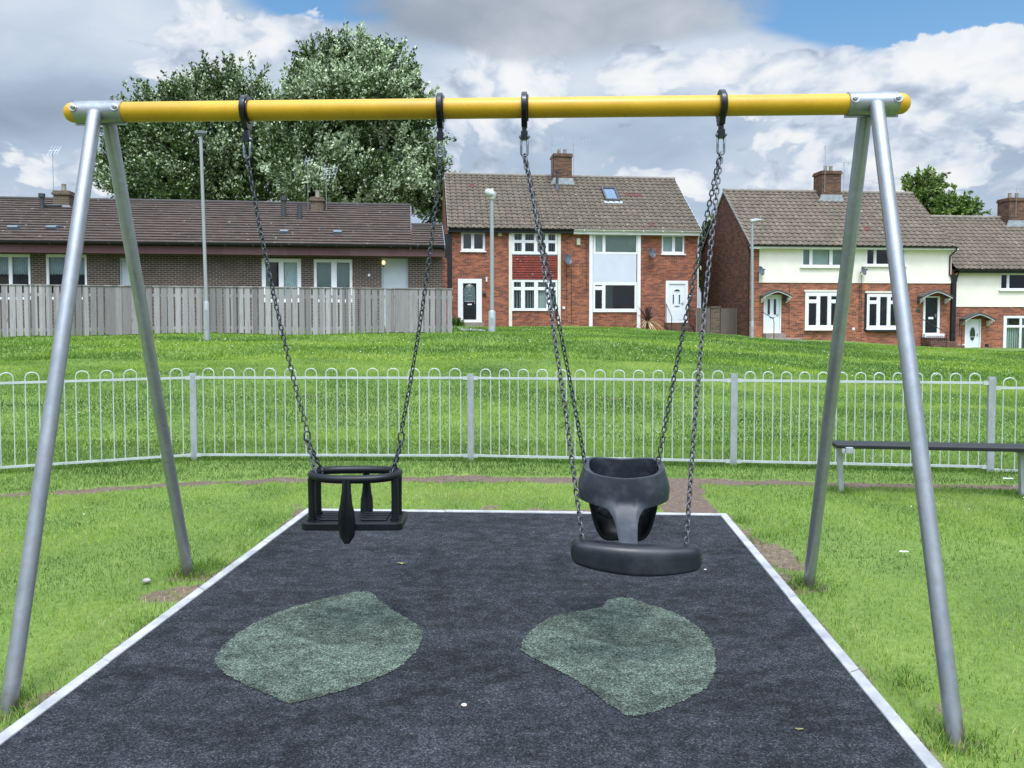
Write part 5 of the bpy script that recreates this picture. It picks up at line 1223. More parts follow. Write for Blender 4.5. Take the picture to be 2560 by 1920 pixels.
def rubber_surface(name, pal, grain):
    m, k, p, out = new_mat(name); oc = coord(k)
    v = k.n('ShaderNodeTexVoronoi', feature='F1'); v.inputs['Scale'].default_value = grain; v.inputs['Randomness'].default_value = 1
    wv, _ = k.noise(oc, 60, 2, .5); k.put(v.inputs['Vector'], oc)
    s = k.sep(v.outputs['Color']); f, _ = k.noise(k.v('MULTIPLY', oc, (1, 1.6, 1)), 1.6, 6, .62); g, _ = k.noise(oc, 34, 4, .6); h2, _ = k.noise(k.v('MULTIPLY', oc, (1, 1.5, 1)), 9, 4, .65)
    c = k.ramp(s[0], pal, 'CONSTANT')
    c = k.mix(k.ss(g, .35, .7, 0, .35), c, (.0, .0, .0, 1), 'MULTIPLY') if False else c
    hs = k.n('ShaderNodeHueSaturation'); k.put(hs.inputs['Color'], c); k.put(hs.inputs['Value'], k.m('ADD', k.ss(f, .3, .7, .58, 1.08), k.ss(h2, .38, .66, -.20, .32)))
    c = hs.outputs[0]
    k.put(p.inputs['Base Color'], c); k.put(p.inputs['Roughness'], k.ss(s[1], 0, 1, .8, 1.0)); p.inputs['Specular IOR Level'].default_value = .18
    ht = k.m('ADD', k.m('MULTIPLY', v.outputs['Distance'], -1.0), k.m('MULTIPLY', s[2], .35)); k.put(p.inputs['Normal'], k.bump(k.m('ADD', ht, k.m('MULTIPLY', g, .4)), .75, .004))
    return m
M['wetpour'] = rubber_surface('black wet pour rubber', [(0, (.014, .016, .020)), (.25, (.024, .027, .034)), (.52, (.036, .039, .047)), (.80, (.054, .058, .066)), (.94, (.085, .088, .092))], 185)
M['wetpour_green'] = rubber_surface('green wet pour rubber', [(0, (.032, .041, .038)), (.22, (.064, .085, .070)), (.46, (.096, .127, .099)), (.74, (.145, .180, .140)), (.93, (.21, .24, .19))], 185)
q = MB(); nb, nc = 60, 80; P = []
for i in range(nb + 1):
    a = iFL.lerp(iBL, i / nb); c_ = iFR.lerp(iBR, i / nb); P.append([tuple(a.lerp(c_, j / nc) + Vector((0, 0, .006))) for j in range(nc + 1)])
q.grid(P); pad = q.build('play_surface', M['wetpour'], recalc=False); tag(pad, kind='structure')
def kerb(a, b_, c_, d_):
    """one row of kerb stones between outer line a-b and inner line c-d"""
    L_ = (b_ - a).length; n = max(1, round(L_ / .915)); q = MB(); rn = random.Random(int(L_ * 100))
    for i in range(n):
        t0, t1 = i / n + .002 / L_, (i + 1) / n - .002 / L_; hh = .014 + rn.uniform(-.002, .003); o_ = Vector((rn.uniform(-.003, .003), rn.uniform(-.003, .003), 0))
        pts = [a.lerp(b_, t0) + o_, a.lerp(b_, t1) + o_, c_.lerp(d_, t1) + o_, c_.lerp(d_, t0) + o_]
        q.add([(p_.x, p_.y, z_) for z_ in (-.12, hh) for p_ in pts], [(0, 3, 2, 1), (4, 5, 6, 7), (0, 1, 5, 4), (1, 2, 6, 5), (2, 3, 7, 6), (3, 0, 4, 7)])
    return q
qq = MB()
for args in ((FLc, BLc, iFL, iBL), (FRc, BRc, iFR, iBR), (BLc + dB * .0, BRc, iBL, iBR)):
    kq = kerb(*args); qq.add(kq.v, kq.f)
kb_ = qq.build('kerb', M['concrete'], bevel=.004); tag(kb_, kind='structure')
for pts, lb in (([(790, 1277), (760, 1279), (700, 1293), (640, 1308), (600, 1322), (550, 1345), (515, 1366), (488, 1388), (470, 1410), (462, 1425), (470, 1440), (482, 1452), (530, 1480), (570, 1496), (598, 1508), (613, 1517), (630, 1518), (655, 1514), (690, 1505), (750, 1488), (800, 1470), (840, 1453), (870, 1435), (895, 1412), (910, 1388), (914, 1365), (905, 1352), (870, 1330), (840, 1312), (818, 1294), (803, 1280)], 'pale green rubber patch in the black surface below the oval rimmed toddler swing'),
                ([(1300, 1312), (1312, 1296), (1330, 1291), (1365, 1291), (1385, 1299), (1400, 1305), (1450, 1320), (1480, 1335), (1510, 1355), (1535, 1381), (1545, 1410), (1547, 1440), (1540, 1465), (1525, 1487), (1490, 1506), (1450, 1525), (1415, 1537), (1385, 1545), (1365, 1547), (1345, 1540), (1310, 1519), (1265, 1482), (1230, 1460), (1190, 1440), (1150, 1420), (1125, 1405), (1127, 1390), (1140, 1368), (1160, 1350), (1185, 1335), (1215, 1325), (1260, 1318)], 'pale green rubber patch in the black surface below the padded double swing')):
    W_ = [on_z(*zz(x, y), .0095) for x, y in pts]; c_ = sum(W_, Vector()) / len(W_); rn = random.Random(len(pts))
    dense = []
    for i, a in enumerate(W_):
        b_ = W_[(i + 1) % len(W_)]
        for j in range(16): dense.append(a.lerp(b_, j / 16) - c_)
    q = MB(); fr = [0.02] + [x_ / 14 for x_ in range(1, 14)] + [.985, 1.0]
    P = [[tuple(v * (f_ if f_ < 1 else 1 + rn.uniform(-.013, .013))) for v in dense] for f_ in fr]
    q.grid(P, closed_v=True); q.f.append(tuple(range(len(dense)))); q.mi.append(0)
    if (dense[0].cross(dense[8])).z > 0: q.f = q.f[:-1] + [q.f[-1][::-1]]
    o = q.build('rubber_patch', M['wetpour_green'], loc=c_, recalc=True); tag(o, lb, 'rubber patch', 'green patches in the play surface')
# little grey slab path to the black front door
p0 = h_ = None
sl_ = [at_d(*c3(x, y), d) for x, y, d in ((178, 1460, 31), (235, 1500, 28.5), (440, 1500, 28.5), (330, 1452, 33))]
q = MB(); q.add([(v.x, v.y, tz(v.x, v.y) + .03) for v in sl_], [(0, 1, 2, 3)]); o = q.build('path', M['concrete']); tag(o, kind='structure')

# ------------------------------------------------------------------ grass
m, k, p, out = new_mat('grass blades')
t = k.n('ShaderNodeAttribute', attribute_name='tint').outputs['Fac']
col = k.ramp(t, [(0, (.045, .110, .017)), (.35, (.112, .222, .034)), (.62, (.255, .385, .050)), (.85, (.36, .46, .075)), (1, (.52, .47, .25))])
k.put(p.inputs['Base Color'], col); p.inputs['Roughness'].default_value = .55; p.inputs['Specular IOR Level'].default_value = .3
tr = k.n('ShaderNodeBsdfTranslucent'); k.put(tr.inputs[0], col); mx = k.n('ShaderNodeMixShader'); mx.inputs[0].default_value = .32
k.L.new(p.outputs[0], mx.inputs[1]); k.L.new(tr.outputs[0], mx.inputs[2]); k.L.new(mx.outputs[0], out.inputs[0])
M['grass'] = m
M['clover'] = plain('clover flower', (.80, .82, .74), .8, 0, .1, 5)
def blades(name, x, y, h, w, tint, segs=1, lean=.5, extra_z=0):
    n = len(x); z = ground_z(x, y) - .004 + extra_z; a = rng.uniform(0, 2 * np.pi, n); b = rng.uniform(0, 2 * np.pi, n)
    dx, dy = np.cos(a) * w * .5, np.sin(a) * w * .5; ln = h * rng.uniform(.1, 1, n) * lean; lx, ly = np.cos(b) * ln, np.sin(b) * ln
    rows = []
    for i in range(segs + 1):
        f = i / segs; q_ = f * f; ww = (1 - f * .8) if i < segs else .14
        hz = z + h * (f - .25 * f * f * lean)
        rows.append(np.stack([x + lx * q_ - dx * ww, y + ly * q_ - dy * ww, hz], 1)); rows.append(np.stack([x + lx * q_ + dx * ww, y + ly * q_ + dy * ww, hz], 1))
    nv = 2 * (segs + 1); V = np.stack(rows, 1).reshape(-1, 3); base = np.arange(n)[:, None] * nv
    Q = np.concatenate([base + np.array([2 * i, 2 * i + 1, 2 * i + 3, 2 * i + 2]) for i in range(segs)], 1).reshape(-1, 4)
    return V, Q, np.repeat(tint, nv)
def scatter(n, x0, x1, y0, y1, view=True, pw=1.0):
    y = y0 + (y1 - y0) * rng.random(n) ** pw; x = x0 + (x1 - x0) * rng.random(n)
    if view: kk = np.abs(x) < .66 * y + 1.3; x, y = x[kk], y[kk]
    return x, y
def lawn_tint(x, y, base=.5):
    return np.clip(base + (fbm(x, y, .55, 61) - .5) * .9 + (fbm(x, y, 2.6, 71) - .5) * .75 + rng.normal(0, .13, len(x)), 0, .9)
def keep(x, y, hard=.8):
    pd = pad_dist(x, y); s = np.where((y < 16), soil_amount(x, y), 0); pa_ = np.where(y < 8.6, path_amount(x, y), 0)
    return (pd > .012) & (rng.random(len(x)) > s * hard) & (rng.random(len(x)) > pa_ * .97)
VV, QQ, TT, off = [], [], [], 0
def push(V, Q, T):
    global off
    # everything below is quads; segs differ only in how many
    VV.append(V); QQ.append(Q + off); TT.append(T); off += len(V)
# play area lawn
x, y = scatter(150000, -5.5, 6.2, 1.7, 5.2); kk = keep(x, y); x, y = x[kk], y[kk]
hh = rng.uniform(.014, .034, len(x)) * (.75 + .7 * fbm(x, y, 1.6, 81)); pd = pad_dist(x, y)
hh = hh * np.where(pd < .20, 1.0 + .6 * fbm(x, y, 3, 91), 1.0); tint = lawn_tint(x, y, .60)
tint = np.where(rng.random(len(x)) < .05 + .18 * (pd < .25), rng.uniform(.85, 1, len(x)), tint)
push(*blades('g', x, y, hh, rng.uniform(.0028, .005, len(x)), tint, 2, .75))
x, y = scatter(230000, -7.6, 8.4, 5.2, 9.2); kk = keep(x, y); x, y = x[kk], y[kk]
hh = rng.uniform(.016, .036, len(x)) * (.7 + .8 * fbm(x, y, 1.6, 81)); tint = lawn_tint(x, y, .68); verge = y > np.interp(x, PCx, PCy)
hh = hh * np.where(verge, 1.15, 1); tint = np.clip(tint - .38 * verge, 0, .9); tint = np.where(rng.random(len(x)) < .05, rng.uniform(.85, 1, len(x)), tint)
push(*blades('g', x, y, hh, rng.uniform(.004, .007, len(x)), tint, 1, .7))
# longer tufts round the legs, posts and along the kerb
tx, ty = [], []
for fx, fy in FEET:
    n = 420; a = rng.uniform(0, 2 * np.pi, n); r = .035 + np.abs(rng.normal(0, .085, n)); tx.append(fx + r * np.cos(a)); ty.append(fy + r * np.sin(a))
for _ in range(24):
    e = rng.integers(0, 2); tt = rng.random(); a = (FLc.lerp(BLc, .35 + .65 * tt) - nL * rng.uniform(.03, .22)) if e else (FRc.lerp(BRc, .35 + .65 * tt) - nR * rng.uniform(.03, .25))
    n = rng.integers(30, 130); tx.append(a.x + rng.normal(0, .045, n)); ty.append(a.y + rng.normal(0, .06, n))
x = np.concatenate(tx); y = np.concatenate(ty); kk = pad_dist(x, y) > -.004; x, y = x[kk], y[kk]
push(*blades('g', x, y, rng.uniform(.03, .075, len(x)), rng.uniform(.003, .006, len(x)), np.clip(rng.normal(.36, .16, len(x)), 0, .95), 2, 1.0))
# rank grass left uncut under the railing
tx, ty = [], []
for i in range(1, len(pp) - 2):
    n = 1900; f_ = rng.random(n); tx.append(pp[i].x + (pp[i + 1].x - pp[i].x) * f_); ty.append(pp[i].y + (pp[i + 1].y - pp[i].y) * f_ + rng.normal(.02, .045, n))
x = np.concatenate(tx); y = np.concatenate(ty); hh = rng.uniform(.03, .085, len(x)) * (.5 + .9 * fbm(x, y, 2.2, 201))
push(*blades('g', x, y, hh, rng.uniform(.004, .008, len(x)), np.clip(rng.normal(.22, .14, len(x)), 0, .95), 1, .9))
# the field beyond the railing
x, y = scatter(330000, -14, 15, 8.9, 17.5); kk = keep(x, y, .7); x, y = x[kk], y[kk]
hh = rng.uniform(.02, .05, len(x)) * (.6 + .9 * fbm(x, y, 1.1, 101)); tint = np.clip(.27 + .18 * np.clip((y - 11.5) / 2.5, 0, 1) + (fbm(x, y * 1.6, .6, 111) - .5) * .95 + (fbm(x, y * 2, 2.2, 121) - .5) * .3 + rng.normal(0, .07, len(x)) + .10 * np.clip((y - 13) / 5, 0, 1), 0, .9)
push(*blades('g', x, y, hh, rng.uniform(.008, .014, len(x)), tint, 1, .8))
x, y = scatter(330000, -30, 32, 17.5, 42, pw=1.25)
ok = ~((y > 36.5) & (x > -8)) ; x, y = x[ok], y[ok]
hh = rng.uniform(.04, .09, len(x)) * (.6 + .9 * fbm(x, y, .8, 131)); tint = np.clip(.46 + (fbm(x, y * 2, .28, 141) - .5) * .85 + (fbm(x, y * 2.5, 1.2, 151) - .5) * .35 + rng.normal(0, .07, len(x)), 0, .9)
push(*blades('g', x, y, hh, rng.uniform(.022, .04, len(x)), tint, 1, .8))
V = np.concatenate(VV); Qs = np.concatenate(QQ); T = np.concatenate(TT)
g_ = fast_mesh('grass', V, Qs, [M['grass']], {'tint': T}); tag(g_, 'short mown grass of the lawn and the rising field', 'grass', kind='stuff')
# clover flowers: small pale heads
def clover(n, x0, x1, y0, y1, r0, r1, hmul):
    x, y = scatter(n, x0, x1, y0, y1, pw=1.3); kk = (fbm(x, y, .5, 161) > .5) & (pad_dist(x, y) > .1); x, y = x[kk], y[kk]
    return x, y, rng.uniform(r0, r1, len(x)), ground_z(x, y) + hmul * rng.uniform(.6, 1.2, len(x))
cs_ = [clover(700, -14, 15, 9, 17, .005, .009, .040), clover(1500, -26, 28, 17, 37, .009, .018, .075), clover(45, -6, 7, 3, 8, .004, .007, .03)]
x, y, r, z = [np.concatenate(q_) for q_ in zip(*cs_)]
oct_ = np.array([(1, 0, 0), (0, 1, 0), (-1, 0, 0), (0, -1, 0), (0, 0, .8), (0, 0, -.8)]); V = (np.stack([x, y, z], 1)[:, None, :] + oct_[None] * r[:, None, None]).reshape(-1, 3)
tri = np.array([(0, 1, 4), (1, 2, 4), (2, 3, 4), (3, 0, 4), (1, 0, 5), (2, 1, 5), (3, 2, 5), (0, 3, 5)]); Q = (np.arange(len(x))[:, None, None] * 6 + tri[None]).reshape(-1, 3)
cv = fast_mesh('clover_flowers', V, Q, [M['clover']], nper=3); tag(cv, 'tiny white clover heads dotted through the field', 'clover', kind='stuff')

# ------------------------------------------------------------------ trees
def leaf_mat(name, dark, mid, pale):
    m, k, p, out = new_mat(name); t = k.n('ShaderNodeAttribute', attribute_name='tint').outputs['Fac']
    col = k.ramp(t, [(0, dark), (.5, mid), (.68, tuple(x * 1.25 for x in mid)), (.80, pale), (1, tuple(min(.8, x * 1.2) for x in pale))])
    k.put(p.inputs['Base Color'], col); p.inputs['Roughness'].default_value = .5; p.inputs['Specular IOR Level'].default_value = .4
    tr = k.n('ShaderNodeBsdfTranslucent'); k.put(tr.inputs[0], col); mx = k.n('ShaderNodeMixShader'); mx.inputs[0].default_value = .12
    k.L.new(p.outputs[0], mx.inputs[1]); k.L.new(tr.outputs[0], mx.inputs[2]); k.L.new(mx.outputs[0], out.inputs[0]); return m
M['leaf_whitebeam'] = leaf_mat('silver backed leaves', (.016, .036, .010), (.075, .128, .026), (.50, .58, .38))
M['leaf_green'] = leaf_mat('yellow green leaves', (.045, .090, .018), (.15, .235, .045), (.32, .40, .14))
M['bark'] = plain('bark', (.085, .07, .055), .9, 0, .35, 4, .5)
def tree(name, label, px_base, d, blobs, n_spray, leaf, mat, wind, pale_p, group=None, per=52, spray_len=.85, zb=None, ydepth=.8, inner=.35):
    """blobs: (px, py, rx_px, ry_px) seen at distance d"""
    p = at_d(px_base, 800, d); zb = tz(p.x, p.y) if zb is None else zb
    root = thing(name, label, 'tree', (p.x, p.y, zb), 0, group); o = np.array([p.x, p.y, zb])
    B = []
    for bx, by, rx, ry in blobs:
        c = at_d(bx, by, d); s = d / FPX; B.append((np.array([c.x, c.y + rng.uniform(-.25, .25) * rx * s, c.z]) - o, np.array([rx * s, rx * s * ydepth, ry * s])))
    for _ in range(int(len(blobs) * 2.2)):                        # smaller lobes budding off the big ones keep the outline ragged
        c_, r_ = B[rng.integers(0, len(blobs))]; uu = rng.normal(size=3); uu /= np.linalg.norm(uu); uu[1] *= .5; uu[2] = abs(uu[2]) * .9 if rng.random() < .7 else uu[2]
        B.append((c_ + uu * r_ * rng.uniform(.72, .95), r_ * rng.uniform(.20, .36)))
    vol = np.array([b[1].prod() ** .75 for b in B]); vol = vol / vol.sum(); pick = rng.choice(len(B), n_spray, p=vol)
    Cc = np.array([b[0] for b in B])[pick]; Rr = np.array([b[1] for b in B])[pick]
    u = rng.normal(size=(n_spray, 3)); u /= np.linalg.norm(u, axis=1)[:, None]
    rad = np.where(rng.random(n_spray) < inner, rng.uniform(.25, .85, n_spray), rng.uniform(.74, 1.0, n_spray))
    S = Cc + u * Rr * rad[:, None]
    tw = u * .55 + np.array(wind)[None] + np.array([0, 0, .45]) + rng.normal(0, .28, (n_spray, 3)); tw /= np.linalg.norm(tw, axis=1)[:, None]
    ln = spray_len * rng.uniform(.5, 1.7, n_spray)
    f = rng.random((n_spray, per)); P = S[:, None, :] + tw[:, None, :] * (f * ln[:, None])[..., None] + rng.normal(0, .13 * spray_len, (n_spray, per, 3)) * (1.15 - f * .7)[..., None]
    P = P.reshape(-1, 3); n = len(P)
    ax = np.repeat(tw, per, 0) + rng.normal(0, .75, (n, 3)); ax /= np.linalg.norm(ax, axis=1)[:, None]
    nm = np.repeat(u, per, 0) * .6 + rng.normal(0, .8, (n, 3)) + np.array([0, -.15, .35]); sd = np.cross(ax, nm); sd /= np.linalg.norm(sd, axis=1)[:, None]; nm = np.cross(sd, ax)
    Ls = leaf * rng.uniform(.65, 1.3, n); W_ = Ls * rng.uniform(.42, .62, n)
    V = np.stack([P, P + ax * (Ls * .5)[:, None] + sd * (W_ * .5)[:, None] + nm * (Ls * .06)[:, None], P + ax * Ls[:, None], P + ax * (Ls * .5)[:, None] - sd * (W_ * .5)[:, None] + nm * (Ls * .06)[:, None]], 1).reshape(-1, 3)
    pv = fbm(S[:, 0] + S[:, 1], S[:, 2], .9, 171); pp_ = np.repeat(np.clip(pale_p * (.15 + 2.6 * np.clip(pv - .33, 0, 1) * 2), 0, .9), per)
    t = np.clip(rng.normal(.36, .17, n) + np.repeat(rng.normal(0, .10, n_spray), per), 0, .66); t = np.where(rng.random(n) < pp_, rng.uniform(.72, 1, n), t)
    Q = np.arange(n * 4).reshape(-1, 4); c = fast_mesh('crown', V, Q, [mat], {'tint': np.repeat(t, 4)}); c.parent = root
    q = MB(); top = max(b[0][2] + b[1][2] * .3 for b in B); ctr_ = np.mean([b[0] for b in B], 0); r0 = .022 * top + .05
    q.tube([(0, 0, -.3), (.05, .05, top * .15), (ctr_[0] * .5, ctr_[1] * .5, top * .4), (ctr_[0], ctr_[1], top * .9)], [r0 * 1.25, r0, r0 * .8, r0 * .25], 10)
    for b in B[:len(blobs)]:
        st = Vector((ctr_[0] * .4, ctr_[1] * .4, min(top * .35, b[0][2] * .5))); en = Vector(b[0]); md = st.lerp(en, .5) + Vector((0, 0, -.06 * (en - st).length)); q.tube([st, md, en], [r0 * .5, r0 * .35, r0 * .12], 7)
        for _ in range(5):
            uu = rng.normal(size=3); uu /= np.linalg.norm(uu); uu[2] = abs(uu[2]) * .8; e2 = Vector(b[0] + uu * b[1] * .85); s2 = md.lerp(en, rng.uniform(.2, 1)); q.tube([s2, s2.lerp(e2, .5) + Vector((0, 0, .1)), e2], [r0 * .16, r0 * .10, r0 * .03], 5)
    q.build('trunk', M['bark'], root, smooth=True); return root
zb_ = lambda L_: [(x * Z, y * Z, rx * Z, ry * Z) for x, y, rx, ry in L_]
tree('broadleaf_tree', 'broad dark green tree behind the bungalow, with a lower, lopsided crown', 400 * Z, 50, zb_([(430, 335, 140, 85), (320, 330, 80, 85), (480, 195, 52, 52), (420, 228, 72, 48), (352, 245, 55, 48), (282, 385, 66, 62), (520, 300, 70, 95), (538, 205, 34, 44), (420, 420, 165, 55), (560, 380, 60, 75), (305, 270, 48, 40), (572, 245, 22, 34)]), 2500, .20, M['leaf_whitebeam'], (-.25, 0, .35), .26, 'trees behind the bungalow')
tree('broadleaf_tree', 'tall silvery leaved tree behind the bungalow, highest crown in view', 775 * Z, 47, zb_([(768, 135, 52, 45), (712, 160, 62, 50), (838, 172, 54, 56), (662, 205, 40, 46), (765, 240, 140, 75), (872, 235, 48, 62), (690, 350, 115, 90), (850, 365, 100, 90), (925, 420, 44, 62), (780, 430, 165, 55), (640, 300, 48, 80), (905, 300, 38, 50), (945, 460, 22, 40)]), 3200, .20, M['leaf_whitebeam'], (.22, 0, .30), .50, 'trees behind the bungalow')
b4 = lambda L_: [(1740 + x * .37071, 380 + y * .37071, rx * .37071, ry * .37071) for x, y, rx, ry in L_]
tree('small_tree', 'bright green tree rising over the roofs where the two cream houses meet', c4(1540, 400)[0], 62, b4([(1530, 215, 42, 32), (1462, 262, 38, 32), (1592, 270, 42, 38), (1520, 320, 60, 45), (1612, 350, 38, 44), (1480, 390, 60, 50), (1580, 400, 60, 40)]), 110, .30, M['leaf_green'], (.1, 0, .2), .35, 'trees beyond the cream houses', spray_len=.75, inner=.2)
tree('small_tree', 'smaller bushy green tree showing over the roof of the lower cream house', c4(1760, 420)[0], 60, b4([(1732, 330, 34, 28), (1700, 385, 36, 36), (1790, 385, 40, 28), (1856, 412, 30, 16), (1760, 435, 100, 26)]), 85, .28, M['leaf_green'], (.1, 0, .2), .35, 'trees beyond the cream houses', spray_len=.7, inner=.2)
tree('small_tree', 'dark shrubby tree glimpsed in the gap beside the dark brick gable', c4(60, 600)[0], 52, b4([(62, 590, 22, 40), (45, 650, 34, 50), (70, 740, 40, 80), (30, 830, 40, 90)]), 130, .34, M['leaf_whitebeam'], (.1, 0, .2), .15, spray_len=.7)
# spiky garden plant and a low shrub by the doors
def spiky(px, py, d, hgt):
    p = at_d(px, py, d); zb = min(p.z, tz(p.x, p.y)) ; r_ = thing('spiky_plant', 'spiky dark red cordyline with straw coloured lower leaves below the brick wall', 'plant', (p.x, p.y, zb))
    for nm, n, e0, e1, mt in (('frond', 70, 25, 88, plain('dark red frond', (.075, .035, .045), .5, 0, .4, 3)), ('dry_frond', 36, -25, 22, plain('straw frond', (.42, .33, .18), .7, 0, .25, 3))):
        q = MB()
        for i in range(n):
            a = rng.uniform(0, 2 * np.pi); el = R(rng.uniform(e0, e1)); L_ = hgt * rng.uniform(.55, .85); P = []; dr_ = 0
            for j in range(6):
                f = j / 5; rr = L_ * f * math.cos(el); z = .35 * hgt + L_ * f * math.sin(el) - L_ * .35 * f * f * (.6 if e0 > 0 else 1.0); w_ = .035 * (1 - f) + .003; P.append([(rr * math.cos(a) - w_ * math.sin(a), rr * math.sin(a) + w_ * math.cos(a), max(z, .02)), (rr * math.cos(a) + w_ * math.sin(a), rr * math.sin(a) - w_ * math.cos(a), max(z, .02))])
            q.grid(P)
        q.build(nm, mt, r_, recalc=False)
    q = MB(); q.tube([(0, 0, -.2), (0, 0, hgt * .45)], [.07, .05], 8); q.build('stem', M['bark'], r_)
spiky(*c3(1702, 1478), 37.6, 1.35)
def shrub(px, py, d, r0, lb):
    p = at_d(px, py, d); zb = min(p.z, tz(p.x, p.y)); n = 700; u = rng.normal(size=(n, 3)); u /= np.linalg.norm(u, axis=1)[:, None]; u[:, 2] = np.abs(u[:, 2]); P = u * rng.uniform(.4, 1, n)[:, None] * r0
    ax = u + rng.normal(0, .6, (n, 3)); ax /= np.linalg.norm(ax, axis=1)[:, None]; sd = np.cross(ax, rng.normal(size=(n, 3))); sd /= np.linalg.norm(sd, axis=1)[:, None]; L_ = .12
    V = np.stack([P, P + ax * L_ * .5 + sd * .035, P + ax * L_, P + ax * L_ * .5 - sd * .035], 1).reshape(-1, 3)
    o = fast_mesh('shrub', V, np.arange(n * 4).reshape(-1, 4), [M['leaf_green']], {'tint': np.repeat(np.clip(rng.normal(.25, .2, n), 0, .9), 4)}); o.location = (p.x, p.y, zb); tag(o, lb, 'shrub')
shrub(*c3(190, 1418), 38.6, .42, 'small dark green shrub at the foot of the wall beside the black arched door')
# ------------------------------------------------------------------ scraps on the ground
def pebble(name, px, py, z, size, mat, lb, cat, flat=.5, seed=0):
    p = on_z(px, py, z); rn = random.Random(seed); P = []
    for i in range(9):
        t = math.pi * i / 8; P.append([((1 + rn.uniform(-.08, .08)) * size * math.sin(t) * math.cos(2 * math.pi * k_ / 14) * 1.25, size * math.sin(t) * math.sin(2 * math.pi * k_ / 14) * (1 + rn.uniform(-.08, .08)), -size * flat * math.cos(t)) for k_ in range(14)])
    q = MB(); q.grid(P, closed_v=True); o = q.build(name, mat, loc=(p.x, p.y, z + size * flat * .8), smooth=True); tag(o, lb, cat)
M['pale_stone'] = plain('pale pink stone', (.62, .52, .47), .8, 0, .12, 40); M['grey_stone'] = plain('grey stone', (.36, .33, .30), .9, 0, .2, 40, .3); M['paper'] = plain('white scrap', (.75, .77, .78), .6, 0, .08, 20)
pebble('pebble', 1160, 1765, .006, .0095, M['pale_stone'], 'pale pink pebble lying on the black rubber between the two green patches', 'pebble', .55, 1)
pebble('pebble', 1763, 1425, .006, .0065, M['pale_stone'], 'tiny white pebble on the black rubber just past the padded adult seat', 'pebble', .6, 4)
pebble('stone', 367, 1456, .012, .019, M['grey_stone'], 'small grey stone in the grass behind the worn patch of earth', 'stone', .7, 2)
def scrap(px, py, w_, d_, lb, name='litter', cat='litter', mat='paper', z=.03, seed=0):
    p = on_z(px, py, z); rn = random.Random(seed); P = [[(w_ * (i / 6 - .5), d_ * (j / 3 - .5) * math.sqrt(max(.05, 1 - (i / 3 - 1) ** 2)) + d_ * .2 * math.sin(i), .003 * rn.uniform(-1, 1)) for j in range(4)] for i in range(7)]
    q = MB(); q.grid(P); o = q.build(name, M[mat], loc=p, recalc=False, smooth=True); md = o.modifiers.new('solid', 'SOLIDIFY'); md.thickness = .002; tag(o, lb, cat)
scrap(2259, 1379, .06, .022, 'white paper scrap on the grass in front of the bench', z=.035)
scrap(2520, 1196, .09, .03, 'pale scrap of litter on the verge under the railing by the bench', z=.06, seed=3)
M['dry_leaf'] = plain('dry leaf', (.20, .19, .07), .8, 0, .3, 30)
scrap(1002, 1408, .055, .022, 'dry olive leaf on the black rubber between the hanging seats', 'leaf', 'leaf', 'dry_leaf', .012, 5)
scrap(1998, 1822, .03, .012, 'withered blade of grass near the kerb on the black rubber', 'leaf', 'leaf', 'dry_leaf', .012, 7)

# ------------------------------------------------------------------ sky and sun
SUN_EL, SUN_AZ = 65, 172            # azimuth clockwise from +Y
W = bpy.data.worlds.new('World'); SC.world = W; W.use_nodes = True; W.node_tree.nodes.clear(); k = NT(W.node_tree)
out = k.n('ShaderNodeOutputWorld'); bg = k.n('ShaderNodeBackground'); k.L.new(bg.outputs[0], out.inputs[0])
D = k.n('ShaderNodeTexCoord').outputs['Generated']; s = k.sep(D)
sky = k.n('ShaderNodeTexSky', sky_type='NISHITA'); sky.sun_disc = False; sky.sun_elevation = R(SUN_EL); sky.sun_rotation = R(SUN_AZ)
sky.air_density = 1.3; sky.dust_density = .3; sky.ozone_density = 2.0
SKYS = .12
blue = k.v('SCALE', sky.outputs[0], scale=SKYS)
hs = k.n('ShaderNodeHueSaturation'); hs.inputs['Saturation'].default_value = 1.25; hs.inputs['Value'].default_value = 1.35; k.put(hs.inputs['Color'], blue); blue = hs.outputs[0]
def gauss(px, py, rx, ry, rot=0.0):
    """soft blob in the sky around the direction of this pixel; radii in pixels"""
    c = ray(px, py).normalized(); right = Vector((1, 0, 0)); right = (right - c * right.dot(c)).normalized(); up = right.cross(c)
    if rot: right, up = right * math.cos(rot) + up * math.sin(rot), up * math.cos(rot) - right * math.sin(rot)
    a = k.m('DIVIDE', k.v('DOT_PRODUCT', D, tuple(right)), rx / FPX); b = k.m('DIVIDE', k.v('DOT_PRODUCT', D, tuple(up)), ry / FPX); f = k.m('GREATER_THAN', k.v('DOT_PRODUCT', D, tuple(c)), 0)
    return k.m('MULTIPLY', k.m('POWER', 2.718, k.m('MULTIPLY', k.m('ADD', k.m('MULTIPLY', a, a), k.m('MULTIPLY', b, b)), -1.0)), f)
P0 = k.v('MULTIPLY', D, (1, 1, 1.55))
wf, wc = k.noise(P0, 3.0, 4, .55); warp = k.v('SCALE', k.v('SUBTRACT', wc, (.5, .5, .5)), scale=.16); P1 = k.v('ADD', P0, warp)
def heap(offset, det):
    p_ = k.v('ADD', P1, offset) if offset else P1
    n1, _ = k.noise(p_, 3.6, det, .56); n2, _ = k.noise(p_, 10.5, det, .55)
    return k.m('ADD', k.m('MULTIPLY', n1, .72), k.m('MULTIPLY', k.m('ABSOLUTE', k.m('SUBTRACT', k.m('MULTIPLY', n2, 2.0), 1.0)), .34))
h0 = heap(None, 9); s0 = heap((.004, -.003, .012), 4); s1 = heap((.020, -.012, .065), 4)
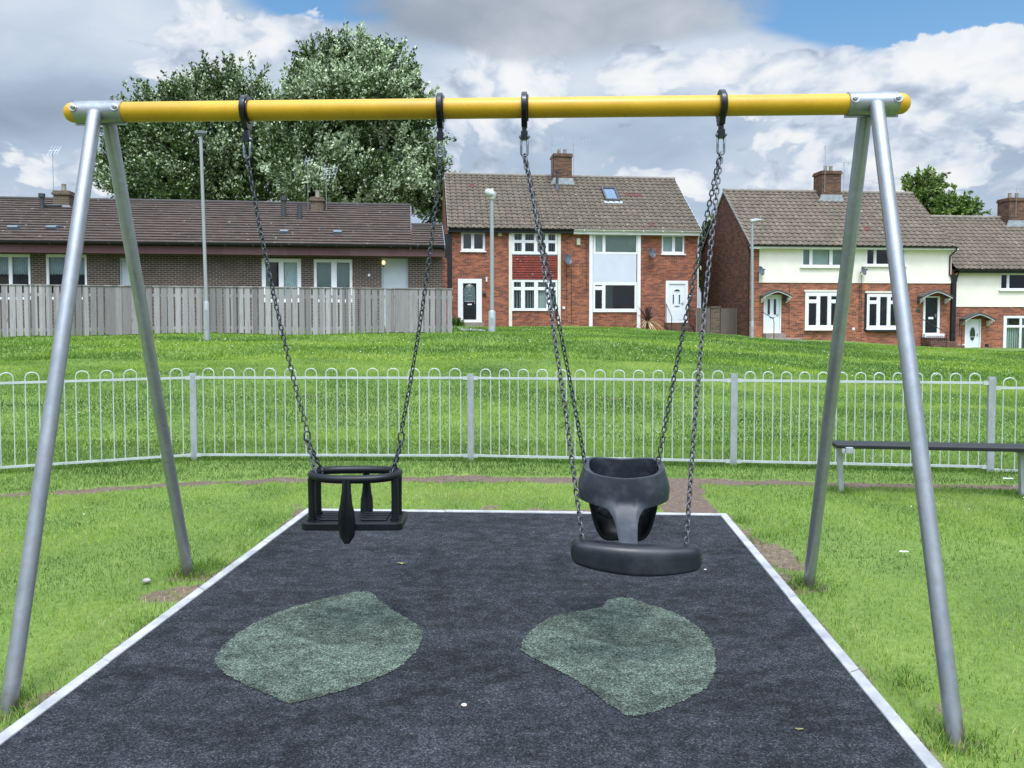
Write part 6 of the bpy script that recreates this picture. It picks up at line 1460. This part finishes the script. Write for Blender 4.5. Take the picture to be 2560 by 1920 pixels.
puff_w = k.m('ADD', k.m('ADD', gauss(430, 120, 260, 120), k.m('MULTIPLY', gauss(2300, 230, 330, 170), 1.25)), k.m('ADD', k.m('MULTIPLY', gauss(1800, 170, 230, 70), 1.0), k.m('MULTIPLY', gauss(1250, 190, 130, 90), .8)))
puff_w = k.m('ADD', puff_w, k.m('ADD', k.m('MULTIPLY', gauss(90, 410, 260, 80), .6), k.m('MULTIPLY', gauss(1800, 480, 500, 90), .5)))
puff_w = k.m('ADD', puff_w, k.m('ADD', k.m('MULTIPLY', gauss(850, 60, 200, 70), .55), k.m('MULTIPLY', gauss(2560, 110, 160, 60), .7)))
gap = k.m('ADD', k.m('ADD', k.m('MULTIPLY', gauss(830, -18, 205, 68), 1.15), k.m('MULTIPLY', gauss(2130, 10, 330, 92, -.10), 1.2)), k.m('MULTIPLY', gauss(2540, 10, 200, 52), .9))
dark = k.m('ADD', gauss(1330, 45, 440, 80), k.m('ADD', k.m('MULTIPLY', gauss(120, 290, 250, 70), .55), k.m('ADD', k.m('MULTIPLY', gauss(2250, 440, 300, 80), .55), k.m('MULTIPLY', gauss(1560, 330, 330, 60), .35))))
# far veil of soft grey-blue cloud
sf, _ = k.noise(k.v('MULTIPLY', P1, (1, 1, 1.5)), 2.6, 6, .55)
veil = k.ramp(k.m('SUBTRACT', k.m('ADD', sf, k.m('MULTIPLY', puff_w, .14)), k.m('MULTIPLY', dark, .20)), [(.26, (.29, .37, .48)), (.46, (.46, .57, .72)), (.62, (.66, .75, .87)), (.80, (.85, .90, .96))])
veil_cov = k.ss(k.m('SUBTRACT', k.m('ADD', sf, .42), k.m('MULTIPLY', gap, .95)), .30, .62)
base = k.mix(veil_cov, blue, veil)
# nearer heaped cloud with crisp edges, lit from above
hb = k.m('SUBTRACT', k.m('ADD', h0, k.m('MULTIPLY', puff_w, .13)), k.m('ADD', k.m('MULTIPLY', gap, .17), k.m('MULTIPLY', dark, .05)))
hcov = k.ss(hb, .445, .482)
lit = k.m('ADD', k.m('ADD', k.m('MULTIPLY', k.m('SUBTRACT', s0, s1), 3.5), .50), k.m('MULTIPLY', k.m('SUBTRACT', hb, .50), .9))
lit = k.m('SUBTRACT', k.m('ADD', lit, k.m('MULTIPLY', puff_w, .20)), k.m('MULTIPLY', dark, .38))
heapc = k.ramp(lit, [(0, (.33, .40, .51)), (.28, (.47, .55, .69)), (.50, (.66, .74, .86)), (.70, (.86, .90, .955)), (1, (.98, .985, .995))])
col = k.mix(k.m('MULTIPLY', hcov, .92), base, heapc)
# the big grey cloud at the top
gc, _ = k.noise(P1, 4.5, 6, .5); gm = k.ss(k.m('ADD', gauss(1330, 20, 500, 105, .03), k.m('MULTIPLY', k.m('SUBTRACT', gc, .5), 1.1)), .36, .62)
col = k.mix(k.m('MULTIPLY', gm, .85), col, k.ramp(gc, [(.3, (.27, .32, .40)), (.5, (.38, .43, .51)), (.7, (.60, .65, .72))]))
# an overcast sky is brighter overhead and round the veiled sun than near the horizon
el = k.ss(s[2], .42, .95, 1.0, 2.6)
sv = Vector((math.sin(R(SUN_AZ)) * math.cos(R(SUN_EL)), math.cos(R(SUN_AZ)) * math.cos(R(SUN_EL)), math.sin(R(SUN_EL))))
gl = k.ss(k.v('DOT_PRODUCT', D, tuple(sv)), .70, 1.0, 0, 1.5)
bk = k.ss(s[1], .15, -.45); back = k.m('ADD', k.m('SUBTRACT', 1.0, bk), k.m('MULTIPLY', bk, k.ss(s[2], .02, .45, .55, 2.0)))   # unseen sky behind the viewer, dimmed low and boosted higher to light the legs
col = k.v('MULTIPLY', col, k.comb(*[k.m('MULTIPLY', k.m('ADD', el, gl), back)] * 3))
low = k.ss(s[2], -.02, .0, 0, 1); col = k.mix(low, (.12, .13, .10, 1), col)
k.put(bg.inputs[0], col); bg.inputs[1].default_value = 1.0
sd_ = bpy.data.lights.new('sun', 'SUN'); sd_.energy = 2.3; sd_.angle = R(12); sd_.color = (1, .965, .91)
so = bpy.data.objects.new('sun', sd_); COL.objects.link(so); so.rotation_euler = (-sv).to_track_quat('-Z', 'Y').to_euler(); so.location = sv * 30
SC.view_settings.view_transform = 'Standard'; SC.view_settings.look = 'None'; SC.view_settings.exposure = -0.05; SC.view_settings.gamma = 1
SC.cycles.max_bounces = 6; SC.cycles.transparent_max_bounces = 12; SC.cycles.use_denoising = True
